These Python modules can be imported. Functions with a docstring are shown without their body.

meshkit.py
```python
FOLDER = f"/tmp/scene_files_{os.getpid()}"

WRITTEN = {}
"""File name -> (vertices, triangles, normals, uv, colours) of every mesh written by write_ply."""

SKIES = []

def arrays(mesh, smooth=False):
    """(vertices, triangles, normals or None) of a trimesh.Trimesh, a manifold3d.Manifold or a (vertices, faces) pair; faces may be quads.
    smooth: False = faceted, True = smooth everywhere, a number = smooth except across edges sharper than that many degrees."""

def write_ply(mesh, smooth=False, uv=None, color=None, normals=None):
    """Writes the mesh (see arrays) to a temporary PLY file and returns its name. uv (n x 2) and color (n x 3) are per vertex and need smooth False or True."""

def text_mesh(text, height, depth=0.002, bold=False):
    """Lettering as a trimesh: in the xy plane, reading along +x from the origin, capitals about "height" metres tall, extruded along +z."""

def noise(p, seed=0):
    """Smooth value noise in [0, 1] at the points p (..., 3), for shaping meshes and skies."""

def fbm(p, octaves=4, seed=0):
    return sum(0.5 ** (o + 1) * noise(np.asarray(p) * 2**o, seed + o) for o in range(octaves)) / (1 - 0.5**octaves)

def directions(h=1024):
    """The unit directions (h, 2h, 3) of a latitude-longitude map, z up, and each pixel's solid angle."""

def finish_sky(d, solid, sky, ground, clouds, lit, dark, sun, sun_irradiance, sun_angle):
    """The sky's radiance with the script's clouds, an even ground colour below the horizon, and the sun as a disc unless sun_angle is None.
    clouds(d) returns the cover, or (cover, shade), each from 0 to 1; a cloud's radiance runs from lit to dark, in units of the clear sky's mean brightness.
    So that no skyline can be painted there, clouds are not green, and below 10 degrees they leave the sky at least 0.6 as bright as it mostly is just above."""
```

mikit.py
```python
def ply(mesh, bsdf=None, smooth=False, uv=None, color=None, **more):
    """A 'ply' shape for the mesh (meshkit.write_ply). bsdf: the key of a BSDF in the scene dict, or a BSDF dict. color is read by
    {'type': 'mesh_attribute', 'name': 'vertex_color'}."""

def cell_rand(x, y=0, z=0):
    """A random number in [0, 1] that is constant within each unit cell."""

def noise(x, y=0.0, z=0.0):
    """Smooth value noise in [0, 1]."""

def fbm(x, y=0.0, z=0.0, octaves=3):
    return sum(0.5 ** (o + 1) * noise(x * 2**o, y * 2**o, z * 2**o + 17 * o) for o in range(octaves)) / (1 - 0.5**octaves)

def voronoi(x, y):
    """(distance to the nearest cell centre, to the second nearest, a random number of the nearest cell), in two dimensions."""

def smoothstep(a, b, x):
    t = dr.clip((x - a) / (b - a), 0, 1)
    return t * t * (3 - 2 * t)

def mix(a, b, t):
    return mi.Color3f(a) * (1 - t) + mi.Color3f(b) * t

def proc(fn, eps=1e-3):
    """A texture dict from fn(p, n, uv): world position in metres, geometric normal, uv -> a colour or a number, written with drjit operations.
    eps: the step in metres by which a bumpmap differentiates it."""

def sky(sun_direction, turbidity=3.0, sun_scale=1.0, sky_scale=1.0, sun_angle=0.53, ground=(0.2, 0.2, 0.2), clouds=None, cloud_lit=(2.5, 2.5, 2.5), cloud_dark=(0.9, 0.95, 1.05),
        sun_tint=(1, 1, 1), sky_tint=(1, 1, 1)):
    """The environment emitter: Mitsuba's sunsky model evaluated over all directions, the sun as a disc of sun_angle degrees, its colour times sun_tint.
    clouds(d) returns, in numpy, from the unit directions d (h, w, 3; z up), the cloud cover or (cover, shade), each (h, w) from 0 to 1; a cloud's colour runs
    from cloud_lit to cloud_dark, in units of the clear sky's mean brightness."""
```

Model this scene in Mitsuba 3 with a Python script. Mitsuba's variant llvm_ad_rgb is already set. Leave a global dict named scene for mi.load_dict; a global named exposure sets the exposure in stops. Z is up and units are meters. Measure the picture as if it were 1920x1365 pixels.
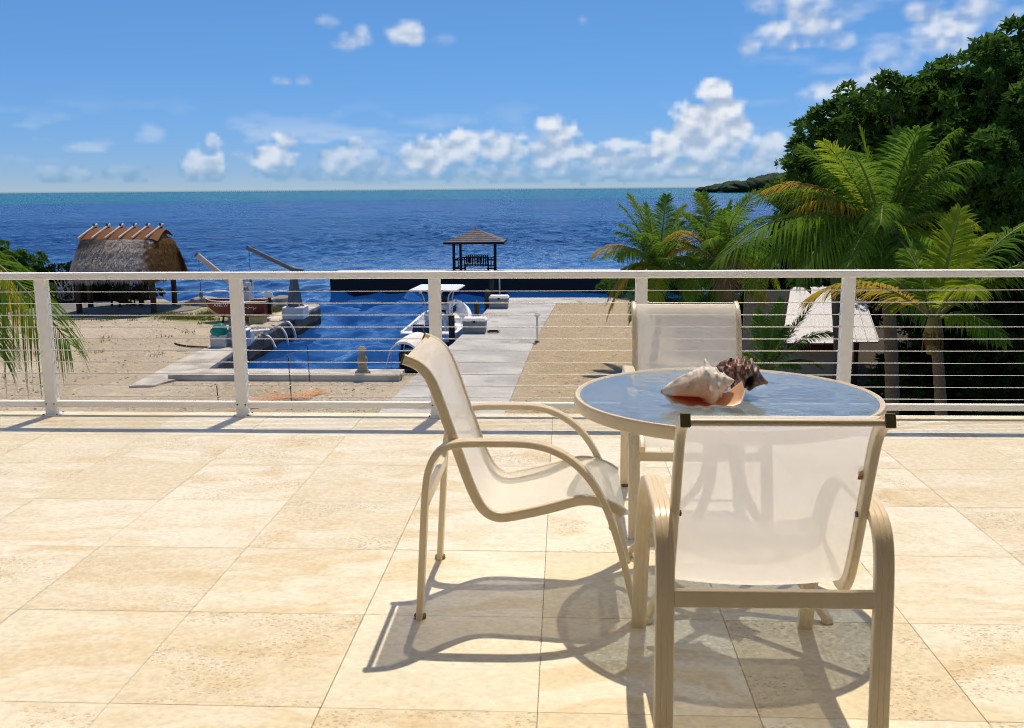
import math, random
import numpy as np, trimesh, manifold3d as m3
import drjit as dr, mitsuba as mi, mikit, meshkit
from mikit import ply, proc, noise, fbm, voronoi, cell_rand, smoothstep, mix
from shapely.geometry import Polygon, Point
T = mi.ScalarTransform4f
random.seed(7)
rng = np.random.default_rng(11)

# ------------------------------------------------------------------ camera, sky, exposure
EYE = np.array([0, 0, 1.4297])
PITCH, YAW, ROLL = 0.17745, 0.05452, -0.00781
_f = np.array([-math.sin(YAW) * math.cos(PITCH), math.cos(YAW) * math.cos(PITCH), -math.sin(PITCH)])
_r = np.array([math.cos(YAW), math.sin(YAW), 0.0]); _u = np.cross(_r, _f)
_u2 = -_r * math.sin(ROLL) + _u * math.cos(ROLL)
scene = {}
labels = {}
scene['camera'] = {'type': 'perspective', 'fov': 55.43, 'fov_axis': 'x', 'near_clip': 0.05, 'far_clip': 200000.0,
                   'to_world': T().look_at(origin=EYE.tolist(), target=(EYE + _f).tolist(), up=_u2.tolist())}
exposure = 1.36
SUN = (0.085, 0.455, 1.0)


def clouds(d):
    az = np.degrees(np.arctan2(d[..., 0], d[..., 1])); el = np.degrees(np.arcsin(np.clip(d[..., 2], -1, 1)))
    q = np.stack([az * 0.9, el * 1.25, az * 0], -1)
    rough = meshkit.fbm(q * 1.5 + 3.1, 5, seed=4) - 0.5
    rough_up = meshkit.fbm((q + [0.25, -0.45, 0]) * 1.5 + 3.1, 5, seed=4) - 0.5
    # cumulus towers along the horizon: azimuth, elevation, half width, half height (degrees), strength
    tall = [(-20.2, 1.4, 1.3, 1.1, .85), (-19.7, 2.6, .45, .6, .6), (-16.4, 1.7, 1.3, 1.3, 1), (-15.8, 2.7, .8, .6, .9), (-12.9, 1.7, 1.2, 1.0, .75), (-11.9, 2.6, .5, .5, .6), (-11.0, 1.6, 1.0, .8, .55),
            (-8.0, 1.9, 1.5, 1.1, .95), (-6.2, 2.2, 1.6, 1.2, .95), (-3.5, 2.3, 2.0, 1.3, .9), (-.6, 3.2, 1.2, 1.2, .95), (-.5, 2.1, 2.6, 1.2, .9), (2.6, 1.9, 1.6, .9, .85), (4.3, 1.9, 1.0, .8, .8),
            (6.0, 2.3, 1.3, 1.1, 1), (7.4, 3.6, 1.5, 1.4, 1), (8.4, 4.8, 1.2, 1.3, 1), (9.0, 3.3, 1.4, 1.7, 1), (8.0, 2.0, 2.4, 1.3, .9), (11.6, 2.1, 1.5, 1.0, .8), (13.4, 2.0, 1.2, .8, .6),
            (-24, 1.0, 1.6, .5, .3), (-27.5, .9, 1.5, .5, .3), (-9.0, 1.0, 9, .6, .3), (3, 1.0, 12, .7, .4), (10, 1.1, 6, .8, .4)]
    thin = [(-11.6, 8.3, 1.0, .75, .8), (-12.3, 7.9, .9, .4, .5), (-8.9, 8.5, 1.3, .8, .85), (-7.0, 8.2, .9, .4, .25), (-13.3, 9.1, .8, .35, .35), (-15.8, 6.0, .7, .35, .4), (-14.7, 6.1, .6, .4, .45),
            (11.7, 8.0, 1.5, 1.0, .8), (13.2, 8.5, 2.2, 1.3, .95), (12.6, 9.6, 3.0, 1.0, .8), (15.0, 7.6, .9, .6, .55), (10.2, 7.6, .8, .7, .5), (20.0, 7.5, 2.0, 1.5, .9), (18.9, 8.9, 1.3, .7, .7), (21.6, 8.9, 1.6, .8, .7), (23.3, 8.2, 1.4, .8, .5), (17.6, 6.4, 2.0, .8, .35),
            (15.4, 5.0, 2.6, 1.0, .75), (13.4, 4.8, 1.0, .6, .5), (17.4, 5.6, 1.4, .9, .7), (1.0, 9.2, .4, .3, .25)]
    cover = np.zeros(az.shape); shade = np.zeros(az.shape)
    for group, k in ((tall, 2.0), (thin, 1.7)):
        for a, e, w, h, s in group:
            m = (np.abs(az - a) < 2.2 * w) & (np.abs(el - e) < 2.4 * h)
            dz = (el[m] - e) / h
            f = 1 - ((az[m] - a) / w) ** 2 - np.where(dz < 0, dz * 1.15, dz) ** 2 + k * rough[m] + (.06 if k > 1.8 else -.02)
            c = np.clip(f / (.72 if k > 1.8 else 1.3), 0, 1); c = c * c * (3 - 2 * c) * s
            cover[m] = 1 - (1 - cover[m]) * (1 - c)
            shade[m] = np.maximum(shade[m], np.clip(.42 - .5 * dz + 2.6 * (rough_up[m] - rough[m]), 0, 1) * np.where(c > 0, 1, 0))
    # the rest of the sky: scattered fair-weather cumulus of the same kind
    far = np.clip((np.abs(az) - 36) / 10, 0, 1) + np.clip((el - 16) / 8, 0, 1); far = np.clip(far, 0, 1)
    g = meshkit.fbm(d * [3.1, 3.1, 6.0] + 8.2, 5, seed=9)
    other = np.clip((g - .58) / .1, 0, 1) * far * .8
    cover = 1 - (1 - cover) * (1 - other); shade = np.where(other > .05, np.maximum(shade, .3), shade)
    st_ = meshkit.fbm(np.stack([az * .35 + 4, el * 1.3, az * 0], -1), 5, seed=21); wisp = np.clip((st_ - .50) / .22, 0, 1) * (.42 * np.exp(-((el - 2.2) / 1.8) ** 2) + .40 * np.clip((az - 9) / 8, 0, 1) * np.exp(-((el - 7.5) / 2.8) ** 2) * (az < 40))
    cover = 1 - (1 - cover) * (1 - wisp)
    haze = np.exp(-np.clip(el, 0, 90) / 1.7) * .30
    return np.maximum(cover * (.46 + .40 * np.clip(el / 3.5, 0, 1)), haze), np.clip(shade, 0, 1)


scene['sky'] = mikit.sky(SUN, turbidity=2.4, ground=(0.10, 0.14, 0.18), clouds=clouds, cloud_lit=(4.3, 4.3, 4.3), cloud_dark=(2.1, 2.45, 3.0),
                         sun_tint=(1.0, 1.0, .98), sky_tint=(.54, .86, 1.14), sky_scale=1.0)

# ------------------------------------------------------------------ helpers: meshes
def cat(*ms):
    vs, fs, k = [], [], 0
    for v, f in ms:
        f = np.asarray(f); f = np.vstack([f[:, [0, 1, 2]], f[:, [0, 2, 3]]]) if f.shape[1] == 4 else f
        vs.append(np.asarray(v, float)); fs.append(f + k); k += len(v)
    return np.vstack(vs), np.vstack(fs)


def box(x0, x1, y0, y1, z0, z1, c=0.0):
    """A box with chamfered edges as (vertices, triangles)."""
    if c <= 0:
        t = trimesh.creation.box(bounds=[[x0, y0, z0], [x1, y1, z1]]); return np.array(t.vertices), np.array(t.faces)
    p = []
    for x, sx in ((x0, 1), (x1, -1)):
        for y, sy in ((y0, 1), (y1, -1)):
            for z, sz in ((z0, 1), (z1, -1)):
                p += [(x, y + sy * c, z + sz * c), (x + sx * c, y, z + sz * c), (x + sx * c, y + sy * c, z)]
    h = m3.Manifold.hull_points(np.array(p)).to_mesh()
    return np.array(h.vert_properties[:, :3], float), np.array(h.tri_verts)


def hull(pts):
    h = m3.Manifold.hull_points(np.asarray(pts, float)).to_mesh()
    return np.array(h.vert_properties[:, :3], float), np.array(h.tri_verts)


def move(m, loc=(0, 0, 0), rz=0.0, s=1.0, mat=None):
    v = np.asarray(m[0]) * s
    if mat is not None: v = v @ np.asarray(mat).T
    c, q = math.cos(rz), math.sin(rz)
    v = v @ np.array([[c, -q, 0], [q, c, 0], [0, 0, 1]]).T + np.asarray(loc)
    return v, m[1]


def beam(a, b, w, h, c=0.004, up=(0, 0, 1)):
    """A bar of rectangular section w (sideways) x h from a to b."""
    a, b = np.asarray(a, float), np.asarray(b, float); d = b - a; L = np.linalg.norm(d); d /= L
    s = np.cross(d, up)
    if np.linalg.norm(s) < 1e-3: s = np.cross(d, (0, 1, 0))
    s /= np.linalg.norm(s); u = np.cross(s, d)
    v, f = box(0, L, -w / 2, w / 2, -h / 2, h / 2, c)
    return a + v[:, :1] * d + v[:, 1:2] * s * -1 + v[:, 2:] * u, f


def sweep(path, section, side=None, cap=True, scale=None):
    """Sweeps the closed 2-D section (a along side, b along normal) along the path."""
    p = np.asarray(path, float); t = np.gradient(p, axis=0); t /= np.linalg.norm(t, axis=1, keepdims=True)
    if side is None:
        a = np.zeros_like(t); ref = np.array([0, 0, 1.0]) if abs(t[0, 2]) < .9 else np.array([1.0, 0, 0])
        s = np.cross(t[0], ref); s /= np.linalg.norm(s)
        for i in range(len(t)):
            s = s - t[i] * (s @ t[i]); s /= np.linalg.norm(s); a[i] = s
    else:
        a = np.broadcast_to(np.asarray(side, float), t.shape).copy()
        a -= t * (a * t).sum(1, keepdims=True); a /= np.linalg.norm(a, axis=1, keepdims=True)
    b = np.cross(t, a); sec = np.asarray(section, float); n, k = len(p), len(sec)
    sc = np.ones(n) if scale is None else np.asarray(scale, float)
    v = (p[:, None] + sc[:, None, None] * (sec[None, :, :1] * a[:, None] + sec[None, :, 1:] * b[:, None])).reshape(-1, 3)
    i, j = np.meshgrid(np.arange(n - 1), np.arange(k), indexing='ij')
    q = np.stack([i * k + j, i * k + (j + 1) % k, (i + 1) * k + (j + 1) % k, (i + 1) * k + j], -1).reshape(-1, 4)
    f = np.vstack([q[:, [0, 1, 2]], q[:, [0, 2, 3]]])
    if cap:
        v = np.vstack([v, p[:1], p[-1:]]); j = np.arange(k); N = n * k
        f = np.vstack([f, np.stack([j * 0 + N, (j + 1) % k, j], 1), np.stack([j * 0 + N + 1, (n - 1) * k + j, (n - 1) * k + (j + 1) % k], 1)])
    return v, f


def ring(r, n=8): a = np.arange(n) * 2 * np.pi / n; return np.stack([np.cos(a), np.sin(a)], 1) * r
def tube(path, r, n=8, cap=True):
    r = np.asarray(r, float)
    return sweep(path, ring(1.0, n), None, cap, scale=np.broadcast_to(r, (len(path),)))
def rrect(w, h, r=0.005, n=3):
    out = []
    for cx, cy, a0 in ((w / 2 - r, h / 2 - r, 0), (-w / 2 + r, h / 2 - r, 90), (-w / 2 + r, -h / 2 + r, 180), (w / 2 - r, -h / 2 + r, 270)):
        for k in range(n + 1):
            a = math.radians(a0 + 90 * k / n); out.append((cx + r * math.cos(a), cy + r * math.sin(a)))
    return np.array(out)
def spline(pts, n=60):
    from scipy.interpolate import CubicSpline, PchipInterpolator
    p = np.asarray(pts, float); s = np.concatenate([[0], np.cumsum(np.linalg.norm(np.diff(p, axis=0), axis=1))])
    return PchipInterpolator(s, p, axis=0)(np.linspace(0, s[-1], n))
def smoothpath(pts, n=60, it=6):
    q = spline(pts, n)
    for _ in range(it):
        q[1:-1] = .25 * q[:-2] + .5 * q[1:-1] + .25 * q[2:]
    return q
def lathe(prof, n=20, center=(0, 0, 0)):
    prof = np.asarray(prof, float); a = np.arange(n) * 2 * np.pi / n; k = len(prof)
    v = np.stack([prof[:, None, 0] * np.cos(a), prof[:, None, 0] * np.sin(a), np.broadcast_to(prof[:, None, 1], (k, n))], -1).reshape(-1, 3) + np.asarray(center)
    i, j = np.meshgrid(np.arange(k - 1), np.arange(n), indexing='ij')
    return v, np.stack([i * n + j, i * n + (j + 1) % n, (i + 1) * n + (j + 1) % n, (i + 1) * n + j], -1).reshape(-1, 4)
def grid(P):
    """A grid of points (a, b, 3) as a sheet."""
    a, b = P.shape[:2]; i, j = np.meshgrid(np.arange(a - 1), np.arange(b - 1), indexing='ij')
    return P.reshape(-1, 3), np.stack([i * b + j, i * b + j + 1, (i + 1) * b + j + 1, (i + 1) * b + j], -1).reshape(-1, 4)
def blob(c, r, sub=2, amp=.25, fr=1.5, seed=0, squash=(1, 1, 1)):
    t = trimesh.creation.icosphere(subdivisions=sub); v = np.array(t.vertices)
    k = 1 + amp * (meshkit.fbm(v * fr + seed * 7.3, 3, seed) - .5) * 2
    return v * k[:, None] * r * np.asarray(squash) + np.asarray(c), np.array(t.faces)
def prism(poly, z0, z1):
    t = trimesh.creation.extrude_polygon(poly, z1 - z0, engine='earcut'); return np.array(t.vertices) + [0, 0, z0], np.array(t.faces)

# ------------------------------------------------------------------ helpers: names and labels
def numbered(name):
    k, i = name, 0
    while k in labels or k in scene or any(x.startswith(k + '__') for x in scene):
        i += 1; k = f'{name}_{i:03d}'
    return k
_parts = {}
def thing(name, label, cat_, group=None):
    k = numbered(name); labels[k] = {'label': label, 'category': cat_}
    if group: labels[k]['group'] = group
    return k
def part(parent, name, mesh, bsdf, smooth=False, label=None, stuff=False, world=None, **kw):
    n = _parts.get((parent, name), 0); _parts[(parent, name)] = n + 1
    k = f'{parent}__{name}' + (f'_{n:03d}' if n else '')
    d = mesh if isinstance(mesh, dict) else ply(mesh, bsdf, smooth, **kw)
    if world is not None: d = {**d, 'to_world': world}
    scene[k] = d
    if label or stuff:
        labels[k] = {}
        if label: labels[k]['label'] = label
        if stuff: labels[k]['kind'] = 'stuff'
    return k
def struct(name, mesh, bsdf, smooth=False, label=None, kind='structure', cat_=None):
    k = numbered(name); scene[k] = ply(mesh, bsdf, smooth) if not isinstance(mesh, dict) else mesh
    labels[k] = {'kind': kind}
    if label: labels[k]['label'] = label
    if cat_: labels[k]['category'] = cat_
    return k

# ------------------------------------------------------------------ materials
def col(c): return {'type': 'rgb', 'value': list(c)}
def pbr(c, rough=.5, spec=.4, **k): return {'type': 'principled', 'base_color': c if isinstance(c, dict) else col(c), 'roughness': rough, 'specular': spec, **k}
def two(b): return {'type': 'twosided', 'bsdf': b}
def leafmat(c, rough=.4, trans=.8): return {'type': 'principledthin', 'base_color': c if isinstance(c, dict) else col(c), 'roughness': rough, 'spec_trans': 0.0, 'diff_trans': trans, 'eta': 1.45}
def mat(name, b): scene['material_' + name] = b; return 'material_' + name

TX, TY, TT = -1.9015, 4.931, 0.6096
def tile_ids(p):
    i = dr.floor((p.x - TX) / TT); j = dr.floor((p.y - TY) / TT)
    return cell_rand(i, j, 1), cell_rand(i, j, 2), cell_rand(i, j, 3), cell_rand(i, j, 4)
def pits(p, r1, r3, r4):
    qx, qy = p.x + r3 * 9, p.y + r4 * 9
    d1, d2, r = voronoi(qx * 42, qy * 58)
    e1, e2, q = voronoi(qx * 95 + 4, qy * 120)
    a = smoothstep(.10 + .30 * r, .04 + .16 * r, d1) * smoothstep(.45, .55, r); b = smoothstep(.36, .18, e1) * smoothstep(.5, .6, q) * .7
    where = smoothstep(.44, .62, fbm(qx * 5, qy * 7, octaves=3)) * (.12 + .88 * smoothstep(.45, .8, r1)) + .04
    return dr.clip((a + b) * where, 0, 1)
def stone_color(p, n, uv):
    r1, r2, r3, r4 = tile_ids(p)
    qx, qy = p.x + r3 * 13, p.y + r4 * 17
    w = fbm(qx * 2.2, qy * 3.0, octaves=3)
    sx, sy = mix_dir(qx, qy, r2)
    vein = fbm(sx * 2.2 + w * 2.5, sy * 13 + w * 5, octaves=4)
    cloud = fbm(qx * 5, qy * 7, octaves=4)
    fine = fbm(qx * 60, qy * 80, octaves=2)
    c = mix((.67, .625, .485), (.72, .69, .575), smoothstep(.15, .75, r2))
    c = mix(c, (.635, .545, .36), smoothstep(.42, .80, vein) * (.35 + .60 * r4))
    c = mix(c, (.76, .73, .64), smoothstep(.48, .28, vein) * .6 * smoothstep(.2, .8, r3))
    c = mix(c, (.59, .48, .28), smoothstep(.50, .85, cloud) * (.25 + .5 * r1))
    c = mix(c, (.635, .565, .40), smoothstep(.80, .9, r3) * .7)
    c = c * (.87 + .26 * fine)
    return mix(c, (.36, .25, .12), pits(p, r1, r3, r4) * .5)
def mix_dir(x, y, r):
    s = (r - .5) * .9
    return x + y * s, y - x * s * .35
def stone_bump(p, n, uv):
    r1, r2, r3, r4 = tile_ids(p)
    return -.0016 * pits(p, r1, r3, r4) + .0005 * fbm(p.x * 40, p.y * 55, octaves=2)
mat('travertine', {'type': 'bumpmap', 'arbitrary': proc(stone_bump, eps=.001), 'scale': 1.0, 'bsdf': pbr(proc(stone_color), .5, .35)})
mat('grout', pbr((.22, .16, .10), .9, .1))
mat('rail_white', two(pbr((.87, .87, .83), .5, .4)))
mat('cable', two(pbr((.72, .71, .68), .4, .5, metallic=.3)))
mat('bolt', two(pbr((.10, .09, .08), .4, .5)))
mat('frame', two(pbr((.67, .58, .42), .33, .45)))
mat('frame_cap', two(pbr((.12, .11, .05), .6, .3)))
mat('sling', {'type': 'mask', 'opacity': .78, 'bsdf': leafmat((.97, .965, .94), .75, 1.0)})
mat('sling_edge', leafmat((.84, .82, .76), .8, .5))
mat('care_tag', two(pbr((.45, .22, .10), .6, .3)))
def glass_trans(p, n, uv):
    d1, d2, r = voronoi(p.x * 52, p.y * 62)
    return .30 + .46 * smoothstep(.05, .42, d2 - d1)  # cell pattern in transmittance stands in for light focused by pebbled glass
mat('glass', {'type': 'blendbsdf', 'weight': .36, 'a': {'type': 'thindielectric', 'int_ior': 1.75, 'specular_transmittance': proc(lambda p, n, uv: mi.Color3f(.80, .92, 1.0) * glass_trans(p, n, uv)), 'specular_reflectance': col((1, 1, 1))},
              'b': leafmat((.52, .68, .88), .6, 1.2)})

def sand_color(p, n, uv):
    a = fbm(p.x * .35, p.y * .35, octaves=4); b = fbm(p.x * 3, p.y * 3, octaves=3); c = noise(p.x * 26, p.y * 26); s = noise(p.x * 9, p.y * 9)
    k = mix((.37, .315, .225), (.45, .39, .295), smoothstep(.3, .7, a))
    k = mix(k, (.38, .305, .19), smoothstep(-3, 0, p.x) * .8)
    k = k * (.80 + .28 * b) * (.86 + .26 * c)
    k = mix(k, (.26, .22, .16), smoothstep(.80, .88, s) * .35)
    k = mix(k, (.62, .57, .48), smoothstep(.76, .86, noise(p.x * 17 + 9, p.y * 17)) * .5)
    g = smoothstep(.44, .6, fbm(p.x * .8 + 4, p.y * .8, octaves=4)) * smoothstep(-12.9, -13.6, p.x) * smoothstep(-19, -17.5, p.x) * smoothstep(38.5, 41.0, p.y) * smoothstep(49, 44, p.y)
    k = mix(k, (.19, .22, .07), g * .85)
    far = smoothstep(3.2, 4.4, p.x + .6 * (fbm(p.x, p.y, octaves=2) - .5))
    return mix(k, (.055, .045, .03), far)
def sand_bump(p, n, uv): return .012 * fbm(p.x * 5, p.y * 5, octaves=3) + .005 * noise(p.x * 24, p.y * 24)
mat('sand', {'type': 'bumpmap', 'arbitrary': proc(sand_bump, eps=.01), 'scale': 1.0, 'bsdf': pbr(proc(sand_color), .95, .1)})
def concrete_color(p, n, uv):
    a = fbm(p.x * .7, p.y * .9, octaves=4); b = fbm(p.x * 7, p.y * 7, octaves=3)
    k = mix((.38, .385, .37), (.50, .50, .48), smoothstep(.3, .7, a)) * (.88 + .22 * b)
    j = dr.abs(p.y / 3.05 - dr.floor(p.y / 3.05) - .5)
    k = k * (1 - .18 * smoothstep(.494, .498, j))
    return mix(k, (.24, .22, .18), smoothstep(.66, .78, fbm(p.x * 1.4 + 8, p.y * 1.1, octaves=4)) * .5)
mat('concrete', pbr(proc(concrete_color), .85, .2))
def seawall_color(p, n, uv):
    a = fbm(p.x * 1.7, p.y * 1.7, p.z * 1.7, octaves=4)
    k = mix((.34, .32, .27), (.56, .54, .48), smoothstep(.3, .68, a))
    wet_and_shade = dr.maximum(smoothstep(-4.3, -4.6, p.z + .2 * (a - .5)), .85 * smoothstep(-3.99, -4.12, p.z + .12 * (a - .5)))  # damp near the waterline, plus shade painted onto the wall faces
    return mix(k, (.03, .03, .025), wet_and_shade)
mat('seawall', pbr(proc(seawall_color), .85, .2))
mat('pier', pbr((.035, .032, .03), .8, .2))
mat('pier_top', pbr((.5, .5, .48), .8, .2))

# water: sea-blue body, wave relief
def waves(p):
    return fbm(p.x * .12, p.y * .08, octaves=4) * 3.0 * smoothstep(250, 700, p.y) + .45 * fbm(p.x * 1.3, p.y * .55, octaves=3) * smoothstep(58, 130, p.y) + .012 * fbm(p.x * 6, p.y * 4, octaves=2)
def sea_color(p, n, uv):
    d = p.y
    a = fbm(p.x * .035, p.y * .09, octaves=4); b = fbm(p.x * .006 + 3, p.y * .012, octaves=3)
    k = mix((.002, .029, .130), (.004, .046, .182), smoothstep(.35, .65, a))
    k = mix(k, (.006, .062, .27), smoothstep(64, 57, d) * .6)
    k = mix(k, (.010, .055, .20), smoothstep(.55, .7, b) * smoothstep(120, 300, d) * .5)
    k = mix(k, (.002, .105, .14), smoothstep(330, 800, d + 500 * (b - .5)))
    glint = smoothstep(.60, .72, fbm(p.x * .9, p.y * 1.6, octaves=4)) * smoothstep(1.3, .2, dr.abs(d - 61.3 - 1.6 * (noise(p.x * .22) - .5))) * smoothstep(-14.5, -15.2, p.x) * smoothstep(-34, -25, p.x)  # white streaks of sun glitter painted into the water colour
    return mix(k, (.75, .8, .85), glint * .85)
mat('water', {'type': 'bumpmap', 'arbitrary': proc(lambda p, n, uv: waves(p), eps=.04), 'scale': 1.0, 'bsdf': two(pbr(proc(sea_color), .12, .5, eta=None) if False else {'type': 'principled', 'base_color': proc(sea_color), 'roughness': .06, 'eta': 1.24})})

mat('thatch', leafmat(proc(lambda p, n, uv: mix(mix((.20, .18, .16), (.62, .57, .53), noise(p.x * 23, p.y * 23, p.z * 6)), (.17, .10, .045), smoothstep(-18.9, -18.45, p.x + .6 * (noise(p.x * 5, p.y * 5, p.z * 5) - .5)))), .9, .3))  # right side mixed darker brown, its shade put into the thatch colour
mat('rust_cap', two(pbr(proc(lambda p, n, uv: mix((.16, .065, .026), (.25, .11, .045), fbm(p.x * 4, p.y * 4, p.z * 4))), .8, .2)))
mat('pale_wood', two(pbr(proc(lambda p, n, uv: mix((.52, .45, .38), (.70, .64, .57), noise(p.x * 9, p.y * 9, p.z * 9))), .8, .2)))
mat('dark_wood', two(pbr(proc(lambda p, n, uv: mix((.035, .025, .018), (.085, .06, .04), fbm(p.x * 8, p.y * 8, p.z * 3))), .8, .2)))
mat('gazebo_wood', two(pbr((.022, .02, .02), .7, .3)))
mat('shingle', two(pbr(proc(lambda p, n, uv: mix((.10, .10, .115), (.20, .19, .20), noise(p.x * 6, p.y * 6, p.z * 22))), .85, .2)))
mat('davit_steel', two(pbr(proc(lambda p, n, uv: mix((.07, .09, .11), (.14, .17, .19), fbm(p.x * 5, p.y * 5, p.z * 5))), .5, .5)))
mat('davit_pale', two(pbr((.45, .40, .36), .5, .5)))
mat('white_paint', two(pbr(proc(lambda p, n, uv: mix((.62, .62, .60), (.80, .80, .78), fbm(p.x * 2, p.y * 2, p.z * 2))), .5, .4)))
mat('red_hull', two(pbr(proc(lambda p, n, uv: mix((.11, .010, .008), (.19, .022, .016), fbm(p.x * 3, p.y * 3, p.z * 3))), .4, .4)))
mat('hull_cream', two(pbr((.55, .48, .36), .6, .3)))
mat('gelcoat', two(pbr((.80, .81, .82), .2, .5)))
mat('gelcoat_grey', two(pbr((.55, .57, .60), .3, .5)))
mat('navy', two(pbr((.012, .022, .07), .25, .5)))
mat('black_plastic', two(pbr((.015, .015, .018), .3, .5)))
mat('dark_glass', two(pbr((.01, .015, .02), .05, .6)))
mat('silver', two(pbr((.72, .72, .72), .3, .5, metallic=.7)))
mat('red_plastic', two(pbr((.45, .04, .03), .4, .4)))
mat('canvas', two(pbr((.75, .74, .70), .8, .2)))
mat('dock_box_white', two(pbr((.82, .81, .76), .4, .4)))
mat('dock_box_grey', two(pbr((.22, .25, .26), .5, .4)))
mat('piling', two(pbr(proc(lambda p, n, uv: mix((.05, .042, .028), (.11, .09, .055), noise(p.x * 30, p.y * 30, p.z * 4))), .85, .2)))
mat('stone_ornament', two(pbr(proc(lambda p, n, uv: mix((.22, .19, .13), (.42, .38, .28), fbm(p.x * 9, p.y * 9, p.z * 9))), .9, .2)))
mat('rust', two(pbr((.10, .045, .025), .8, .3)))
mat('orange_net', leafmat((.85, .42, .20), .8, .8))
mat('teal', two(pbr((.0, .22, .18), .5, .4)))
mat('crate_blue', two(pbr(proc(lambda p, n, uv: mix((.28, .34, .42), (.50, .55, .62), fbm(p.x * 6, p.y * 6, p.z * 6))), .6, .3)))
mat('crate_grey', two(pbr((.45, .47, .47), .6, .3)))
mat('plywood', two(pbr((.36, .31, .15), .8, .2)))
mat('rubber', two(pbr((.02, .02, .02), .8, .2)))
mat('rock', pbr(proc(lambda p, n, uv: mix((.20, .18, .15), (.46, .43, .39), fbm(p.x * 3, p.y * 3, p.z * 3))), .9, .2))
mat('metal_roof', two(pbr(proc(lambda p, n, uv: mix((.46, .48, .52), (.60, .62, .65), fbm(p.x * 1.5, p.y * 1.2, octaves=4))), .45, .4)))
mat('shed_wall', two(pbr(proc(lambda p, n, uv: mix((.40, .37, .29), (.52, .49, .40), fbm(p.x * 2, p.y * 2, p.z * 2))), .8, .2)))
mat('burgundy', two(pbr((.09, .008, .010), .5, .3)))
mat('bark', two(pbr(proc(lambda p, n, uv: mix((.09, .075, .06), (.20, .17, .14), fbm(p.x * 8, p.y * 8, p.z * 3))), .9, .1)))
mat('palm_trunk', two(pbr(proc(lambda p, n, uv: mix((.12, .085, .05), (.26, .20, .13), fbm(p.x * 6, p.y * 6, p.z * 16))), .9, .1)))
mat('palm_sheath', two(pbr((.22, .19, .06), .7, .2)))
mat('fibre', two(pbr((.14, .07, .03), .9, .1)))
def leaf_noise(a, b, f=2.5): return proc(lambda p, n, uv: mix(a, b, noise(p.x * f, p.y * f, p.z * f)))
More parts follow.
